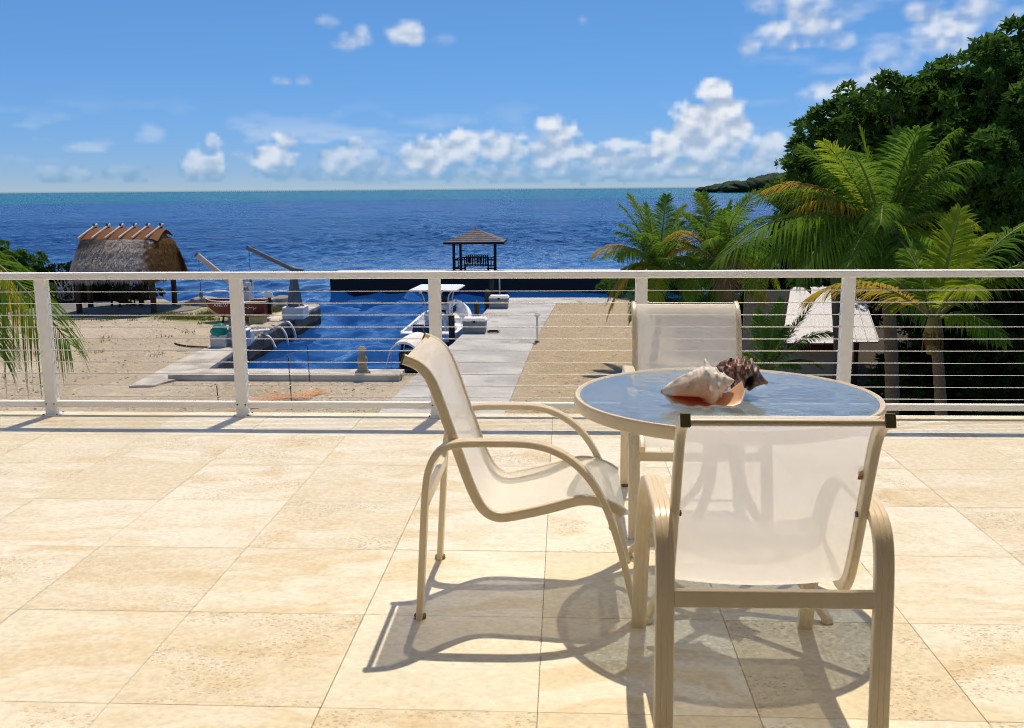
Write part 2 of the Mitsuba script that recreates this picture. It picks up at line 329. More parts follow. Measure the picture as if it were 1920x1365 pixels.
mat('leaf_mangrove', leafmat(leaf_noise((.05, .13, .020), (.13, .24, .045), 5), .22, .9))
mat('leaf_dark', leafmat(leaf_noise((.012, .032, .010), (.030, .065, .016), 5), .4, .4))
mat('leaf_island', two(pbr(leaf_noise((.006, .024, .009), (.018, .052, .014), .09), .8, .2)))
mat('frond_green', leafmat(leaf_noise((.11, .25, .03), (.22, .36, .05), 4), .28, 1.0))
mat('frond_bright', leafmat(leaf_noise((.26, .40, .03), (.40, .48, .04), 4), .3, 1.1))
mat('frond_yellow', leafmat(leaf_noise((.45, .36, .04), (.62, .46, .08), 4), .45, .9))
mat('frond_dry', leafmat(leaf_noise((.20, .12, .05), (.36, .23, .10), 4), .7, .5))
mat('rachis', two(pbr((.22, .24, .07), .5, .4)))
mat('grass', leafmat(leaf_noise((.09, .13, .025), (.22, .22, .07), 3), .6, .7))
mat('vertex', two(pbr({'type': 'mesh_attribute', 'name': 'vertex_color'}, .42, .4)))
mat('lettering', two(pbr((.72, .68, .60), .6, .2)))
mat('lettering_gold', two(pbr((.70, .42, .08), .6, .2)))

# ------------------------------------------------------------------ setting: terrace, yard, sea
C0, R0, NC, NR = -5, -2, 16, 10
X0, X1 = TX + C0 * TT, TX + (C0 + NC) * TT
Y1, Y0 = TY - R0 * TT, TY - (R0 + NR) * TT
struct('terrace_floor', box(X0, X1, Y0, Y1 - .004, -.30, -.010), mat('slab', pbr((.20, .15, .10), .9, .1)))
g_ = .0009
tile = ply(box(g_, TT - g_, g_, TT - g_, -.009, 0.0, .0011), 'material_travertine')
for r in range(NR):
    for c in range(NC):
        # slabs lie a hair uneven, as laid
        part('terrace_floor', 'tile', tile, None, world=T().translate([X0 + c * TT, Y0 + r * TT, float(rng.uniform(-.0006, .0006))]))

left_wall = [(-10.97, 28.3), (-11.45, 33.0), (-11.75, 39.1), (-11.72, 43.5), (-11.70, 45.6)]
dock_left = [(-4.40, 28.3), (-4.22, 31.2), (-3.97, 34.3), (-3.60, 42.5), (-3.36, 49.0)]
land = Polygon([(-60, 3), (60, 3), (60, 47.5), (30, 49.0), (8, 49.2), (-3.36, 49.0)] + dock_left[::-1][1:] + left_wall + [(-11.9, 46.5), (-13.2, 46.6), (-15.5, 46.4), (-17.6, 47.0), (-19.5, 47.4), (-21, 49.5), (-26, 51), (-40, 52), (-60, 50)])
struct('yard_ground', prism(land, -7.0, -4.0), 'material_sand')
w_ = 40000.0
def sea_mesh():
    """The wave relief as geometry, finer near the shore, joined to the flat sheet that reaches the horizon."""
    ys = 27.0 * np.exp(np.arange(0, 820) * .0042); ta = np.linspace(-.66, .53, 780)
    Y, A = np.meshgrid(ys, ta, indexing='ij'); X = Y * A
    h = np.zeros(X.shape); sp_ = Y * .0030; calm = np.clip((62.5 - Y) / 3, 0, 1)
    gust = np.clip((meshkit.fbm(np.stack([X * .05, Y * .035, 0 * X], -1), 3, 91) - .38) / .25, 0, 1)
    for k, (L, sl) in enumerate(((14, .015), (7, .03), (3.5, .07), (1.7, .18), (.85, .27), (.42, .28), (.21, .26))):
        q = np.stack([X * 1.1 / L, Y * .50 / L, 0 * X + k * 3.3], -1)
        amp = sl * L * np.clip((L / sp_ - 1.6) / 2, 0, 1) * (1 - calm * (1.0 if L > 5 else (.5 if L > 3 else -.25) )) * (.45 + .75 * gust)
        h += amp * (meshkit.noise(q, 60 + k) - .5)
    h *= np.clip((900 - Y) / 300, 0, 1)
    v, f = grid(np.stack([X, Y, h - 4.9], -1))
    flat = (np.array([[-w_, -w_, -5.7], [w_, -w_, -5.7], [w_, w_, -5.7], [-w_, w_, -5.7]]), np.array([[0, 1, 2], [0, 2, 3]]))
    return cat((v, f), flat)
sm_ = sea_mesh()
struct('sea_water', sm_, 'material_water', True)
dock_poly = Polygon([(-4.62, 22.0)] + dock_left + [(-.36, 49.05), (2.6, 49.05), (2.6, 47.05), (-.36, 47.0), (-1.07, 34.9), (-1.42, 24.6), (-1.5, 22.0)])
struct('dock_pavement', prism(dock_poly, -4.6, -3.97), 'material_concrete')
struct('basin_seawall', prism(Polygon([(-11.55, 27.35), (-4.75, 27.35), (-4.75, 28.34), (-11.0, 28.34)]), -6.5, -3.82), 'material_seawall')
lw = left_wall
apron = Polygon([(-11.0, 28.2)] + [(x + .10, y) for x, y in lw] + [(-12.0, 46.2), (-12.7, 45.2), (-12.75, 41), (-12.75, 37.5), (-12.5, 34.8), (-12.5, 31.0), (-12.25, 26.3), (-11.6, 26.4)])
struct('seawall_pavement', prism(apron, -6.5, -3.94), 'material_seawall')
pier = struct('pier', box(-14.75, 7.5, 60.65, 63.6, -6.5, -3.86), 'material_pier')
part('pier', 'deck', box(-14.80, 7.5, 60.60, 63.65, -3.858, -3.72, .02), 'material_pier_top')
struct('hut_pavement', prism(Polygon([(-25.2, 41.0), (-20.5, 40.9), (-18.2, 42.2), (-17.2, 44.2), (-17.4, 46.6), (-18.4, 47.3), (-25.2, 48.0)]), -4.5, -3.96), mat('shaded_concrete', pbr(proc(lambda p, n, uv: mix((.13, .135, .14), (.24, .24, .235), fbm(p.x * 1.5, p.y * 1.5, octaves=4))), .9, .2)))  # slab colour darkened to carry the shade under the roof

hs = thing('unseen_house', 'unseen cream stucco building added behind the terrace to warm and block light', 'unseen_house')  # added out of view for warm bounce light on the terrace
mat('stucco', pbr((.78, .68, .50), .85, .2))
part(hs, 'wall', cat(box(-9, -2.4, -1.9, -1.6, -4, 6.5), box(2.4, 9, -1.9, -1.6, -4, 6.5), box(-2.398, 2.398, -1.9, -1.6, 2.35, 6.5)), 'material_stucco')
part(hs, 'sliding_door', box(-2.39, 2.39, -1.80, -1.76, 0, 2.34), mat('door_glass', pbr((.05, .05, .05), .1, .5)))
part(hs, 'sky_blocking_eave', box(-9, 9, -1.598, 3.1, 2.95, 3.15), 'material_stucco')  # overhang added and lengthened to block sky and warm the shadows

# ------------------------------------------------------------------ railing
RY = 6.055
rail = thing('deck_railing', 'white metal cable railing along the far edge of the stone terrace', 'railing')
posts = [-4.60, -3.34, -2.075, -.812, .475, 1.735, 2.995, 4.25]
postm = ply(box(-.037, .037, -.03, .03, .008, .885, .004), 'material_rail_white')
platem = ply(cat(box(-.055, .055, -.05, .05, 0.0, .008, .002)), 'material_rail_white')
boltm = ply(cat(*[lathe([(0, .006), (.007, .005), (.007, 0)], 8, (sx * .045, sy * .04, .008)) for sx in (-1, 1) for sy in (-1, 1)]), 'material_bolt')
screwm = ply(cat(*[move(lathe([(0, .004), (.006, .003), (.006, 0)], 8), (sx * .026, -.030, .078), 0, 1, [[1, 0, 0], [0, 0, -1], [0, 1, 0]]) for sx in (-1, 1)]), 'material_bolt')
for i, x in enumerate(posts):
    w = T().translate([x, RY, 0])
    part(rail, 'post', postm, None, world=w); part(rail, 'base_plate', platem, None, world=w)
    part(rail, 'bolts', boltm, None, world=w); part(rail, 'screws', screwm, None, world=w)
part(rail, 'top_rail', sweep([(posts[0] - .04, RY, .907), (posts[-1] + .04, RY, .907)], rrect(.075, .044, .008, 4), (0, 1, 0)), 'material_rail_white', 30)
for a, b in zip(posts, posts[1:]):
    part(rail, 'bottom_rail', sweep([(a + .0375, RY, .074), (b - .0375, RY, .074)], rrect(.045, .040, .005, 3), (0, 1, 0)), 'material_rail_white', 30)
for k in range(10):
    z = .807 - .0758 * k
    pts = [(x, RY, z - .0015 * math.sin(math.pi * ((x - posts[0]) / 1.26 % 1))) for x in np.linspace(posts[0], posts[-1], 43)]
    part(rail, 'cable', tube(pts, .0031, 6), 'material_cable', True)

for i, x in enumerate(posts[1:-1]):
    part(rail, 'cable_fittings', cat(*[tube([(x + s * .0375, RY, .807 - .0758 * k), (x + s * .052, RY, .807 - .0758 * k)], .0055, 6) for s in (-1, 1) for k in range(10)]), 'material_silver', True, stuff=True)

# ------------------------------------------------------------------ sling chairs
ARM = [(0, 0), (.010, .153), (.020, .304), (.030, .452), (.040, .520), (.058, .568), (.090, .600), (.14, .613), (.214, .615), (.353, .615), (.422, .604), (.492, .572), (.553, .520), (.597, .457), (.632, .384), (.662, .293), (.688, .2), (.712, .1), (.735, .0)]
RAIL = [(-.036, .889), (.013, .869), (.044, .836), (.069, .777), (.105, .670), (.139, .570), (.173, .470), (.199, .409), (.229, .368), (.270, .352), (.35, .366), (.439, .387), (.51, .408), (.559, .418), (.607, .411), (.651, .395), (.685, .372)]
def p3(pts, y): return [(u, y, z) for u, z in pts]
HW = .272
grooved = np.array([(.024, -.008), (.024, .008), (.021, .011), (.009, .011), (.0075, .0095), (.006, .011), (-.006, .011), (-.0075, .0095), (-.009, .011), (-.021, .011), (-.024, .008), (-.024, -.008), (-.021, -.011), (-.009, -.011), (-.0075, -.0095), (-.006, -.011), (.006, -.011), (.0075, -.0095), (.009, -.011), (.021, -.011)])
arm_path = np.array(smoothpath(p3(ARM, 0), 90, 5)); rail_path = np.array(smoothpath(p3(RAIL, 0), 80, 4))
def sling_mesh(s0, s1, n, flap=False):
    idx = np.linspace(s0, s1, n); base = np.stack([np.interp(idx, np.arange(len(rail_path)), rail_path[:, k]) for k in range(3)], 1)
    t = np.gradient(base, axis=0); t /= np.linalg.norm(t, axis=1, keepdims=True); nrm = np.stack([-t[:, 2], 0 * t[:, 0], t[:, 0]], 1)
    vv = np.linspace(-1, 1, 21); s = np.linspace(0, 1, n)
    sag = (.012 + .016 * np.exp(-((s - .78) / .16) ** 2) + .012 * np.exp(-((s - .3) / .2) ** 2)) * np.clip(np.minimum(s, 1 - s) * 12, 0, 1)
    P = base[:, None] + nrm[:, None] * (.010 - sag[:, None, None] * (1 - vv[None, :, None] ** 2)) + np.array([0, 1, 0]) * (vv * .236)[None, :, None]
    return grid(P)
chair_parts = []
def cp(name, mesh, bsdf, smooth=False): chair_parts.append((name, ply(mesh, bsdf, smooth)))
for s in (-1, 1):
    cp('leg_frame', sweep(arm_path + [0, s * HW, 0], grooved, (0, 1, 0)), 'material_frame', 35)
    cp('side_rail', sweep(rail_path + [0, s * .240, -.004], rrect(.024, .034, .007, 3), (0, 1, 0)), 'material_frame', 35)
    cp('end_cap', cat(move(box(-.004, .002, -.0125, .0125, -.0175, .0175, .002), (-.038, s * .240, .886), 0, 1, [[.93, 0, .37], [0, 1, 0], [-.37, 0, .93]])), 'material_frame_cap')
    cp('rail_bolt', cat(move(lathe([(0, .006), (.008, .004), (.008, 0)], 10), (.125, s * .227, .60), 0, 1, [[1, 0, 0], [0, 0, -s], [0, 1, 0]]), beam((.125, s * .249, .604), (.125, s * .252, .604), .02, .02, .001)), 'material_bolt')
    cp('foot', lathe([(0, -.001), (.020, 0), (.021, .012), (.0, .013)], 12, (.001, s * HW, .0)), 'material_frame_cap')
cp('sling', sling_mesh(1.5, 79, 90), 'material_sling', True)
for s in (-1, 1):
    hm = sling_mesh(1.5, 79, 90)[0].reshape(90, 21, 3)[:, [0, 1] if s < 0 else [19, 20]].copy(); hm[:, 1 if s < 0 else 0] = hm[:, 1 if s < 0 else 0] * .45 + hm[:, 0 if s < 0 else 1] * .55; hm[..., 2] += .0012; hm[..., 0] += .0012
    cp('hem', grid(hm), 'material_sling_edge', True)
cp('top_rod', tube([(-.030, -.236, .879), (-.030, .236, .879)], .009, 10), 'material_frame', True)
cp('rear_bar', sweep([(.027, -HW + .023, .41), (.027, HW - .023, .41)], rrect(.022, .046, .005, 3), (1, 0, 0)), 'material_frame', 30)
cp('front_bar', sweep([(.648, -HW + .023, .33), (.648, HW - .023, .33)], rrect(.022, .040, .005, 3), (1, 0, 0)), 'material_frame', 30)
def chair(loc, deg, label):
    k = thing('patio_chair', label, 'chair', 'sling patio chairs round the glass table')
    w = T().translate([loc[0], loc[1], 0]).rotate([0, 0, 1], deg)
    for name, d in chair_parts: part(k, name, d, None, world=w)
    return k, w
ck, cw = chair((-.488, 3.355), 0, 'beige framed sling chair seen side-on, left of the table, facing right')
fl = np.array([(.664, .335), (.667, .28), (.675, .23), (.684, .185), (.690, .172)])
part(ck, 'seat_flap', ply(grid(np.array([[(u, v, z) for v in np.linspace(-.20, .225, 9)] for u, z in fl])), 'material_sling_edge', True), None, world=cw, label='hanging loose end of the sling under the seat front')
nk, nw = chair((.527, 2.315), 90.6, 'beige framed sling chair seen from behind, nearest the camera at the right')
part(nk, 'care_tag', ply(box(.10, .103, -.236, -.216, .70, .735), 'material_care_tag'), None, world=nw)
chair((.568, 4.60), -90.5, 'white sling chair behind the table, its back against the railing')

# ------------------------------------------------------------------ table
TC = np.array([.565, 3.385]); TZ = .712; TR = .522
tb = thing('patio_table', 'round glass-topped table with beige metal rim and curved legs', 'table')
a_ = np.linspace(0, 2 * np.pi, 97)[:-1]
rp = np.array([(-.010, TZ), (-.004, TZ + .004), (.004, TZ + .003), (.008, TZ - .004), (.008, TZ - .036), (.004, TZ - .041), (-.006, TZ - .041), (-.008, TZ - .036), (-.008, TZ - .010), (-.022, TZ - .010), (-.022, TZ - .003), (-.012, TZ - .003)])
nR = len(rp)
rv = np.stack([(TR + rp[:, 0])[None] * np.cos(a_)[:, None] + TC[0], (TR + rp[:, 0])[None] * np.sin(a_)[:, None] + TC[1], np.broadcast_to(rp[:, 1], (96, nR))], -1).reshape(-1, 3)
i, j = np.meshgrid(np.arange(96), np.arange(nR), indexing='ij')
rf = np.stack([i * nR + j, ((i + 1) % 96) * nR + j, ((i + 1) % 96) * nR + (j + 1) % nR, i * nR + (j + 1) % nR], -1).reshape(-1, 4)
part(tb, 'rim', (rv, rf), 'material_frame', 40)
rr = np.linspace(0, TR - .013, 86)[1:]; aa = np.linspace(0, 2 * np.pi, 421)
gp = np.stack([TC[0] + rr[:, None] * np.cos(aa), TC[1] + rr[:, None] * np.sin(aa), np.zeros((85, 421)) + TZ], -1)
q = np.stack([gp[..., 0] * 34, gp[..., 1] * 46, gp[..., 0] * 0], -1)
gp[..., 2] += (meshkit.noise(q, 3) - .5) * .0011 + (meshkit.noise(q * 2.1, 5) - .5) * .0005
gm = grid(gp)
part(tb, 'glass_top', gm, 'material_glass', True)
for k in range(4):
    a = math.radians(45 + 90 * k + 2); c, s = math.cos(a), math.sin(a)
    part(tb, 'spoke', sweep([(TC[0] + c * .05, TC[1] + s * .05, TZ - .024), (TC[0] + c * (TR - .012), TC[1] + s * (TR - .012), TZ - .024)], rrect(.030, .018, .004, 2), (-s, c, 0)), 'material_frame', 30)
    prof = [(.068, TZ - .034), (.068, .58), (.068, .47), (.074, .42), (.10, .36), (.17, .275), (.29, .15), (.420, .018)]
    lp = np.array(smoothpath([(TC[0] + c * r, TC[1] + s * r, z) for r, z in prof], 50, 4))
    part(tb, 'leg', sweep(lp, rrect(.034, .026, .009, 3), (-s, c, 0)), 'material_frame', 35)
    part(tb, 'foot', lathe([(0, 0), (.019, 0), (.020, .012), (.014, .024), (0, .026)], 12, (TC[0] + c * .424, TC[1] + s * .424, 0)), 'material_frame', True)
part(tb, 'hub', lathe([(0, TZ - .040), (.085, TZ - .040), (.088, TZ - .034), (.088, TZ - .018), (.082, TZ - .013), (0, TZ - .013)], 24, (TC[0], TC[1], 0)), 'material_frame', 30)
part(tb, 'leg_collar', lathe([(.03, .50), (.058, .50), (.06, .505), (.06, .525), (.058, .53), (.03, .53)], 20, (TC[0], TC[1], 0)), 'material_frame', 30)

# ------------------------------------------------------------------ shells on the table
def shade_verts(v, f): return np.asarray(f(v), float)
def conch():
    """Queen-conch-like shell: tip to the left, spire with knobs to the right, flared lip resting on the glass towards the viewer."""
    n, k = 64, 48
    s = np.linspace(0, 1, n); t = np.linspace(0, 2 * np.pi, k + 1)[:-1]
    L = .245
    R = np.interp(s, [0, .06, .2, .4, .55, .66, .72, .80, .88, .95, 1], [.006, .016, .034, .050, .060, .066, .060, .040, .026, .012, .001])
    kn = np.zeros((n, k))
    for sc, amp, num, w in ((.665, .026, 7, .030), (.79, .014, 8, .022), (.88, .008, 8, .016)):
        for q in range(num):
            a0 = 2 * np.pi * q / num + sc * 9
            d = np.angle(np.exp(1j * (t - a0)))
            kn += amp * np.exp(-((s[:, None] - sc) / w) ** 2) * np.exp(-(d[None] / .22) ** 2)
    q = np.stack(np.broadcast_arrays(s[:, None] * 5, np.cos(t)[None] * 1.3, np.sin(t)[None] * 1.3), -1)
    R2 = R[:, None] * (1 + .10 * (meshkit.fbm(q * 2, 3, 2) - .5)) + kn + .0012 * np.sin(s[:, None] * 120) * np.clip(R[:, None] / .06, 0, 1)
    P = np.stack([np.broadcast_to((s * L - .135)[:, None], (n, k)), R2 * np.cos(t), R2 * np.sin(t) * 1.0 + .064], -1)
    P = np.concatenate([P, P[:, :1]], 1)
    tt = np.concatenate([t, t[:1] + 2 * np.pi])
    # aperture: the wall facing the viewer and down is pressed inwards
    col_ = np.zeros(P.shape)
    top = np.array([.74, .70, .63]); grey = np.array([.34, .31, .29]); pe = np.array([.72, .38, .22]); red = np.array([.50, .045, .022])
    nz = meshkit.fbm(np.stack([P[..., 0] * 38, P[..., 1] * 60, P[..., 2] * 60], -1), 4, 5)
    ang = np.angle(np.exp(1j * (tt - (-math.pi / 2 - .15))))[None]          # 0 = straight down
    # towards the viewer is -y : angle pi; between pi and 3pi/2 lies the glazed wall
    face = np.exp(-((np.angle(np.exp(1j * (tt - 3.55)))) / .80) ** 2)[None] * np.clip((s - .12) / .12, 0, 1)[:, None] * np.clip((.74 - s) / .10, 0, 1)[:, None]
    slit = np.exp(-((np.angle(np.exp(1j * (tt - 4.05)))) / .30) ** 2)[None] * np.clip((s - .10) / .1, 0, 1)[:, None] * np.clip((.62 - s) / .14, 0, 1)[:, None]
    pin = .030 * slit * np.clip(R[:, None] / .05, 0, 1)
    P[..., 1] -= -pin * .9; P[..., 2] += pin * .25
    g = np.clip((nz - .46) * 6, 0, 1)[..., None] * np.clip((.62 - s) * 4, 0, 1)[:, None, None]
    c = top * (1 - g) + grey * g
    kb = np.clip(kn / .012, 0, 1); kb = np.concatenate([kb, kb[:, :1]], 1)[..., None] * np.clip((nz[..., None] - .5) * 6, 0, 1)
    c = c * (1 - kb) + np.array([.22, .12, .05]) * kb
    c = c * (1 - face[..., None]) + pe * face[..., None]
    c = c * (1 - np.clip(slit * 1.6, 0, 1)[..., None]) + red * np.clip(slit * 1.6, 0, 1)[..., None]
    body = (grid(P), c.reshape(-1, 3))
    # lip: from under the body out towards the viewer, its thick white edge flaring up at the right
    m, w = 60, 22
    u = np.linspace(0, 1, m); x = -.125 + .245 * u
    out = np.interp(u, [0, .08, .3, .6, .8, .92, 1], [.018, .040, .064, .074, .088, .098, .080])
    zed = np.interp(u, [0, .1, .3, .5, .7, .85, .95, 1], [.030, .014, .006, .010, .018, .016, .034, .075])
    out = out + .003 * np.sin(u * 40) * np.clip(u * 3, 0, 1); zed = zed + .002 * np.sin(u * 31 + 1)
    vv = np.linspace(0, 1, w)
    y0 = .006; z0 = np.interp(u, [0, .15, .5, .8, 1], [.058, .046, .034, .042, .085])
    Y = y0 - (out[:, None]) * vv[None] ** .9
    bowl = -np.sin(vv * np.pi)[None] * np.interp(u, [0, .2, .6, 1], [.006, .016, .018, .01])[:, None]
    Z = z0[:, None] * (1 - vv[None]) + zed[:, None] * vv[None] + bowl
    Z = np.maximum(Z, .003)
    X = x[:, None] + .018 * vv[None] * (u[:, None] - .35)
    top_s = np.stack([X, Y, Z], -1)
    th = .0035 + .0045 * vv ** 2
    bot = top_s - np.array([0, 0, 1]) * th[None, :, None] * 1.0; bot[..., 2] = np.maximum(bot[..., 2], .0005)
    ringP = np.concatenate([top_s, bot[:, ::-1]], 1); ringP = np.concatenate([ringP, ringP[:, :1]], 1)
    cl = np.zeros(ringP.shape)
    e = np.concatenate([vv, vv[::-1], vv[:1]])[None, :, None]; uu = u[:, None, None]
    inner = np.array([.52, .05, .028]); mid = np.array([.70, .42, .27]); wht = np.array([.82, .77, .69])
    k1 = np.clip((e - .28) / .34, 0, 1) + 0 * uu; k2 = np.clip((e - .58) / .22, 0, 1) + 0 * uu
    endk = np.clip((uu - .62) / .2, 0, 1)
    cl = inner * (1 - k1) + mid * k1; cl = cl * (1 - k2) + wht * k2; cl = cl * (1 - endk * (1 - k2)) + mid * endk * (1 - k2)
    lip = (grid(ringP), cl.reshape(-1, 3))
    return body, lip
cb, cl_ = conch()
ROTC = math.radians(-8)
place = lambda m, loc, rz: move(m, loc, rz)
cs = thing('conch_shell', 'large white conch shell with a coral red opening, lying on the glass table', 'shell')
CL = (.468, 3.215, TZ + .003)
tl_ = math.radians(11)
part(cs, 'body_whorl', place(move(cb[0], (0, 0, .002), 0, 1, [[math.cos(tl_), 0, -math.sin(tl_)], [0, 1, 0], [math.sin(tl_), 0, math.cos(tl_)]]), CL, ROTC), 'material_vertex', True, color=np.clip(cb[1], 0, 1))
part(cs, 'flared_lip', place(cl_[0], CL, ROTC), 'material_vertex', True, color=np.clip(cl_[1], 0, 1), label='thick white flared edge of the shell opening')
def whelk():
    n, k = 70, 48
    s = np.linspace(0, 1, n); t = np.linspace(0, 2 * np.pi, k + 1)
    R = np.interp(s, [0, .05, .14, .22, .34, .48, .60, .72, .80, .88, .94, 1], [.002, .022, .040, .046, .058, .066, .064, .050, .034, .018, .011, .007])
    ridge = .008 * np.cos(s * 42)[:, None] * np.clip(np.sin(np.pi * s), 0, 1)[:, None]
    kn = sum(.016 * np.exp(-((s[:, None] - sc) / .035) ** 2) * np.clip(np.cos(t[None] * 7 + ph), 0, 1) ** 3 for sc, ph in ((.22, 0), (.40, 1.2), (.56, .4)))
    q = np.stack(np.broadcast_arrays(s[:, None] * 8, np.cos(t)[None] * 2.2, np.sin(t)[None] * 2.2), -1)
    R2 = R[:, None] + ridge * R[:, None] / .06 + kn + .016 * (meshkit.fbm(q, 4, 8) - .5) * R[:, None] / .06
    P = np.stack([np.broadcast_to((s * .21 - .10)[:, None], (n, k + 1)), R2 * np.cos(t), R2 * np.sin(t) + .060], -1)
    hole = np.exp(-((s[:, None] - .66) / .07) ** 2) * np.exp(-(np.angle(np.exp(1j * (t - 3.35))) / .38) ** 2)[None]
    P[..., 1] += hole * .045
    nz = meshkit.fbm(P * 60, 4, 3); nz2 = meshkit.fbm(P * 110 + 5, 3, 6)
    c = np.array([.085, .042, .024]) * np.ones(P.shape)
    w = np.clip((nz - .52) * 9, 0, 1)[..., None] * np.clip((.78 - s) * 6, .25, 1)[:, None, None]; c = c * (1 - w) + np.array([.52, .40, .33]) * w
    p = (np.clip((nz2 - .54) * 9, 0, 1) * np.clip((.62 - s) * 5, 0, 1)[:, None])[..., None]; c = c * (1 - p) + np.array([.42, .17, .15]) * p
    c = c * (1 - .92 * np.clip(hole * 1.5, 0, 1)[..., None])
    tipk = np.clip((s - .86) * 10, 0, 1)[:, None, None]; c = c * (1 - tipk) + np.array([.40, .24, .16]) * tipk
    return grid(P), c.reshape(-1, 3)
wm, wc = whelk()
ws = thing('whelk_shell', 'brown knobbly sea snail shell with mottled crust, behind the white conch shell', 'shell')
rot = np.array([[1, 0, 0], [0, .98, 0], [0, 0, 1.0]]); tilt = math.radians(16)
wm2 = move(wm, (0, 0, 0), 0, 1, [[math.cos(tilt), 0, math.sin(tilt)], [0, 1, 0], [-math.sin(tilt), 0, math.cos(tilt)]])
wv = np.asarray(wm2[0]); wm2 = (wv - [0, 0, wv[:, 2].min()], wm2[1])
part(ws, 'shell_body', move(wm2, (.600, 3.385, TZ + .003), math.radians(-10), .88), 'material_vertex', True, color=np.clip(wc, 0, 1))

# ------------------------------------------------------------------ dock furniture
def dock_box(x, y, w, d, label):
    k = thing('dock_box', label, 'dock box', None)
    z = -3.97
    part(k, 'body', hull([(sx * w / 2 * f, sy * d / 2 * f, zz) for f, zz in ((.90, .02), (.97, .46)) for sx in (-1, 1) for sy in (-1, 1)]), 'material_dock_box_grey', world=T().translate([x, y, z]))
    part(k, 'lid', cat(box(-w / 2, w / 2, -d / 2, d / 2, .462, .52, .02), hull([(sx * w / 2 * f, sy * d / 2 * f, zz) for f, zz in ((.96, .522), (.86, .575)) for sx in (-1, 1) for sy in (-1, 1)])), 'material_dock_box_white', world=T().translate([x, y, z]))
    part(k, 'latch', box(-.05, .05, -d / 2 - .02, -d / 2 - .001, .40, .50, .004), 'material_black_plastic', world=T().translate([x, y, z]))
dock_box(-3.43, 36.95, .92, .75, 'white lidded grey dock box on the dock, nearer of the two')
dock_box(-3.02, 44.8, .92, .75, 'white lidded grey dock box at the far end of the dock')
for (x, y, z0, z1, r, lab) in ((-4.33, 37.0, -7, -3.35, .12, 'tall dark wooden piling beside the motor boat, in front of its console'), (-3.78, 41.6, -7, -3.35, .11, 'short dark wooden piling at the dock edge between the two dock boxes'),
                          (-3.62, 45.3, -7, -3.25, .12, 'dark wooden piling by the bow of the motor boat'), (-3.75, 50.2, -7, -2.75, .12, 'pale topped wooden piling standing in the water past the far dock box')):
    k = thing('mooring_piling', lab, 'piling')
    part(k, 'pole', lathe([(r, z0), (r * .97, z1 - .3), (r * .95, z1), (r * .85, z1 + .03), (0, z1 + .03)], 14, (x, y, 0)), 'material_piling', 40)
    part(k, 'cap', lathe([(r * .99, z1 - .02), (r * .99, z1 + .05), (0, z1 + .09)], 14, (x, y, 0)), 'material_canvas' if y > 48 else 'material_black_plastic', 40)
lp_ = thing('light_post', 'slim grey light post with a round white lamp head beside the dock', 'lamp')
part(lp_, 'post', lathe([(.045, -3.97), (.045, -3.93), (.042, -3.92), (.038, -3.05), (0, -3.05)], 12, (-.98, 34.65, 0)), 'material_silver', 40)
part(lp_, 'base', lathe([(0, -3.972), (.10, -3.972), (.10, -3.95), (.05, -3.94), (0, -3.94)], 14, (-.98, 34.65, 0)), 'material_bolt', 40)
part(lp_, 'lamp_head', lathe([(0, -3.06), (.085, -3.06), (.10, -3.03), (.085, -2.96), (.04, -2.92), (0, -2.91)], 16, (-.98, 34.65, 0)), 'material_white_paint', 40)
st = thing('water_pump_post', 'white tap post standing in the water past the far dock box', 'post')
part(st, 'post', tube([(-3.34, 50.0, -5.5), (-3.34, 50.0, -3.05)], .035, 8), 'material_white_paint', True)
part(st, 'head', box(-3.43, -3.25, 49.93, 50.07, -3.06, -2.92, .01), 'material_white_paint')
ur = thing('stone_ornament', 'weathered stone garden ornament on the basin seawall', 'statue')
part(ur, 'plinth', lathe([(0, 0), (.23, 0), (.23, .06), (.19, .09), (.17, .12), (0, .12)], 4, (-5.86, 27.62, -3.82)), 'material_stone_ornament')
part(ur, 'body', lathe([(.15, .12), (.155, .16), (.12, .19), (.125, .26), (.14, .30), (.155, .38), (.15, .46), (.11, .52), (.085, .56), (.08, .62), (.09, .66), (0, .66)], 16, (-5.86, 27.62, -3.82)), 'material_stone_ornament', 30)
part(ur, 'cap', lathe([(.09, .66), (.13, .70), (.135, .73), (.10, .75), (.07, .80), (0, .81)], 8, (-5.86, 27.62, -3.82)), 'material_stone_ornament', 30)
for (x, y, h, lab) in ((-7.15, 24.67, 1.15, 'tall thin rusty steel stake in the sand, in front of the basin seawall'), (-7.32, 27.2, 1.05, 'thin rusty steel stake standing against the basin seawall'), (-8.85, 24.0, .55, 'short thin rusty steel stake in the sand, leftmost of the stakes')):
    k = thing('steel_stake', lab, 'stake')
    part(k, 'rod', tube([(x, y, -4.1), (x - .03, y, -4 + h)], .013, 6), 'material_rust', True)
    part(k, 'hook', tube([(x - .03, y, -4 + h), (x - .05, y, -4 + h + .03), (x - .09, y, -4 + h + .02)], .011, 6), 'material_rust', True)
# orange safety net lying crumpled on the sand
nt = thing('safety_net', 'crumpled orange safety netting lying on the sand', 'netting')
u_ = np.linspace(0, 1, 46); v_ = np.linspace(0, 1, 11)
def netp(u, v):
    x = -8.45 + 1.75 * u + .25 * np.sin(v * 3) + .12 * np.sin(u * 9 + v * 7); y = 24.0 + 1.5 * u ** 1.1 + 1.5 * (v - .5) * (1 - .6 * u) + .15 * np.sin(u * 12 + v * 4)
    z = -3.965 + .11 * meshkit.fbm(np.stack([u * 9, v * 5, u * 0], -1), 3, 3) * (1 - .3 * u)
    return np.stack([x, y, z], -1)
strips = []
for vv in v_:
    c = netp(u_, np.full_like(u_, vv)); strips.append(grid(np.stack([c - [0, .013, 0], c + [0, .013, .004]], 1)))
for uu in np.linspace(0, 1, 26):
    c = netp(np.full(11, uu), v_); strips.append(grid(np.stack([c - [.013, 0, 0], c + [.013, 0, .004]], 1)))
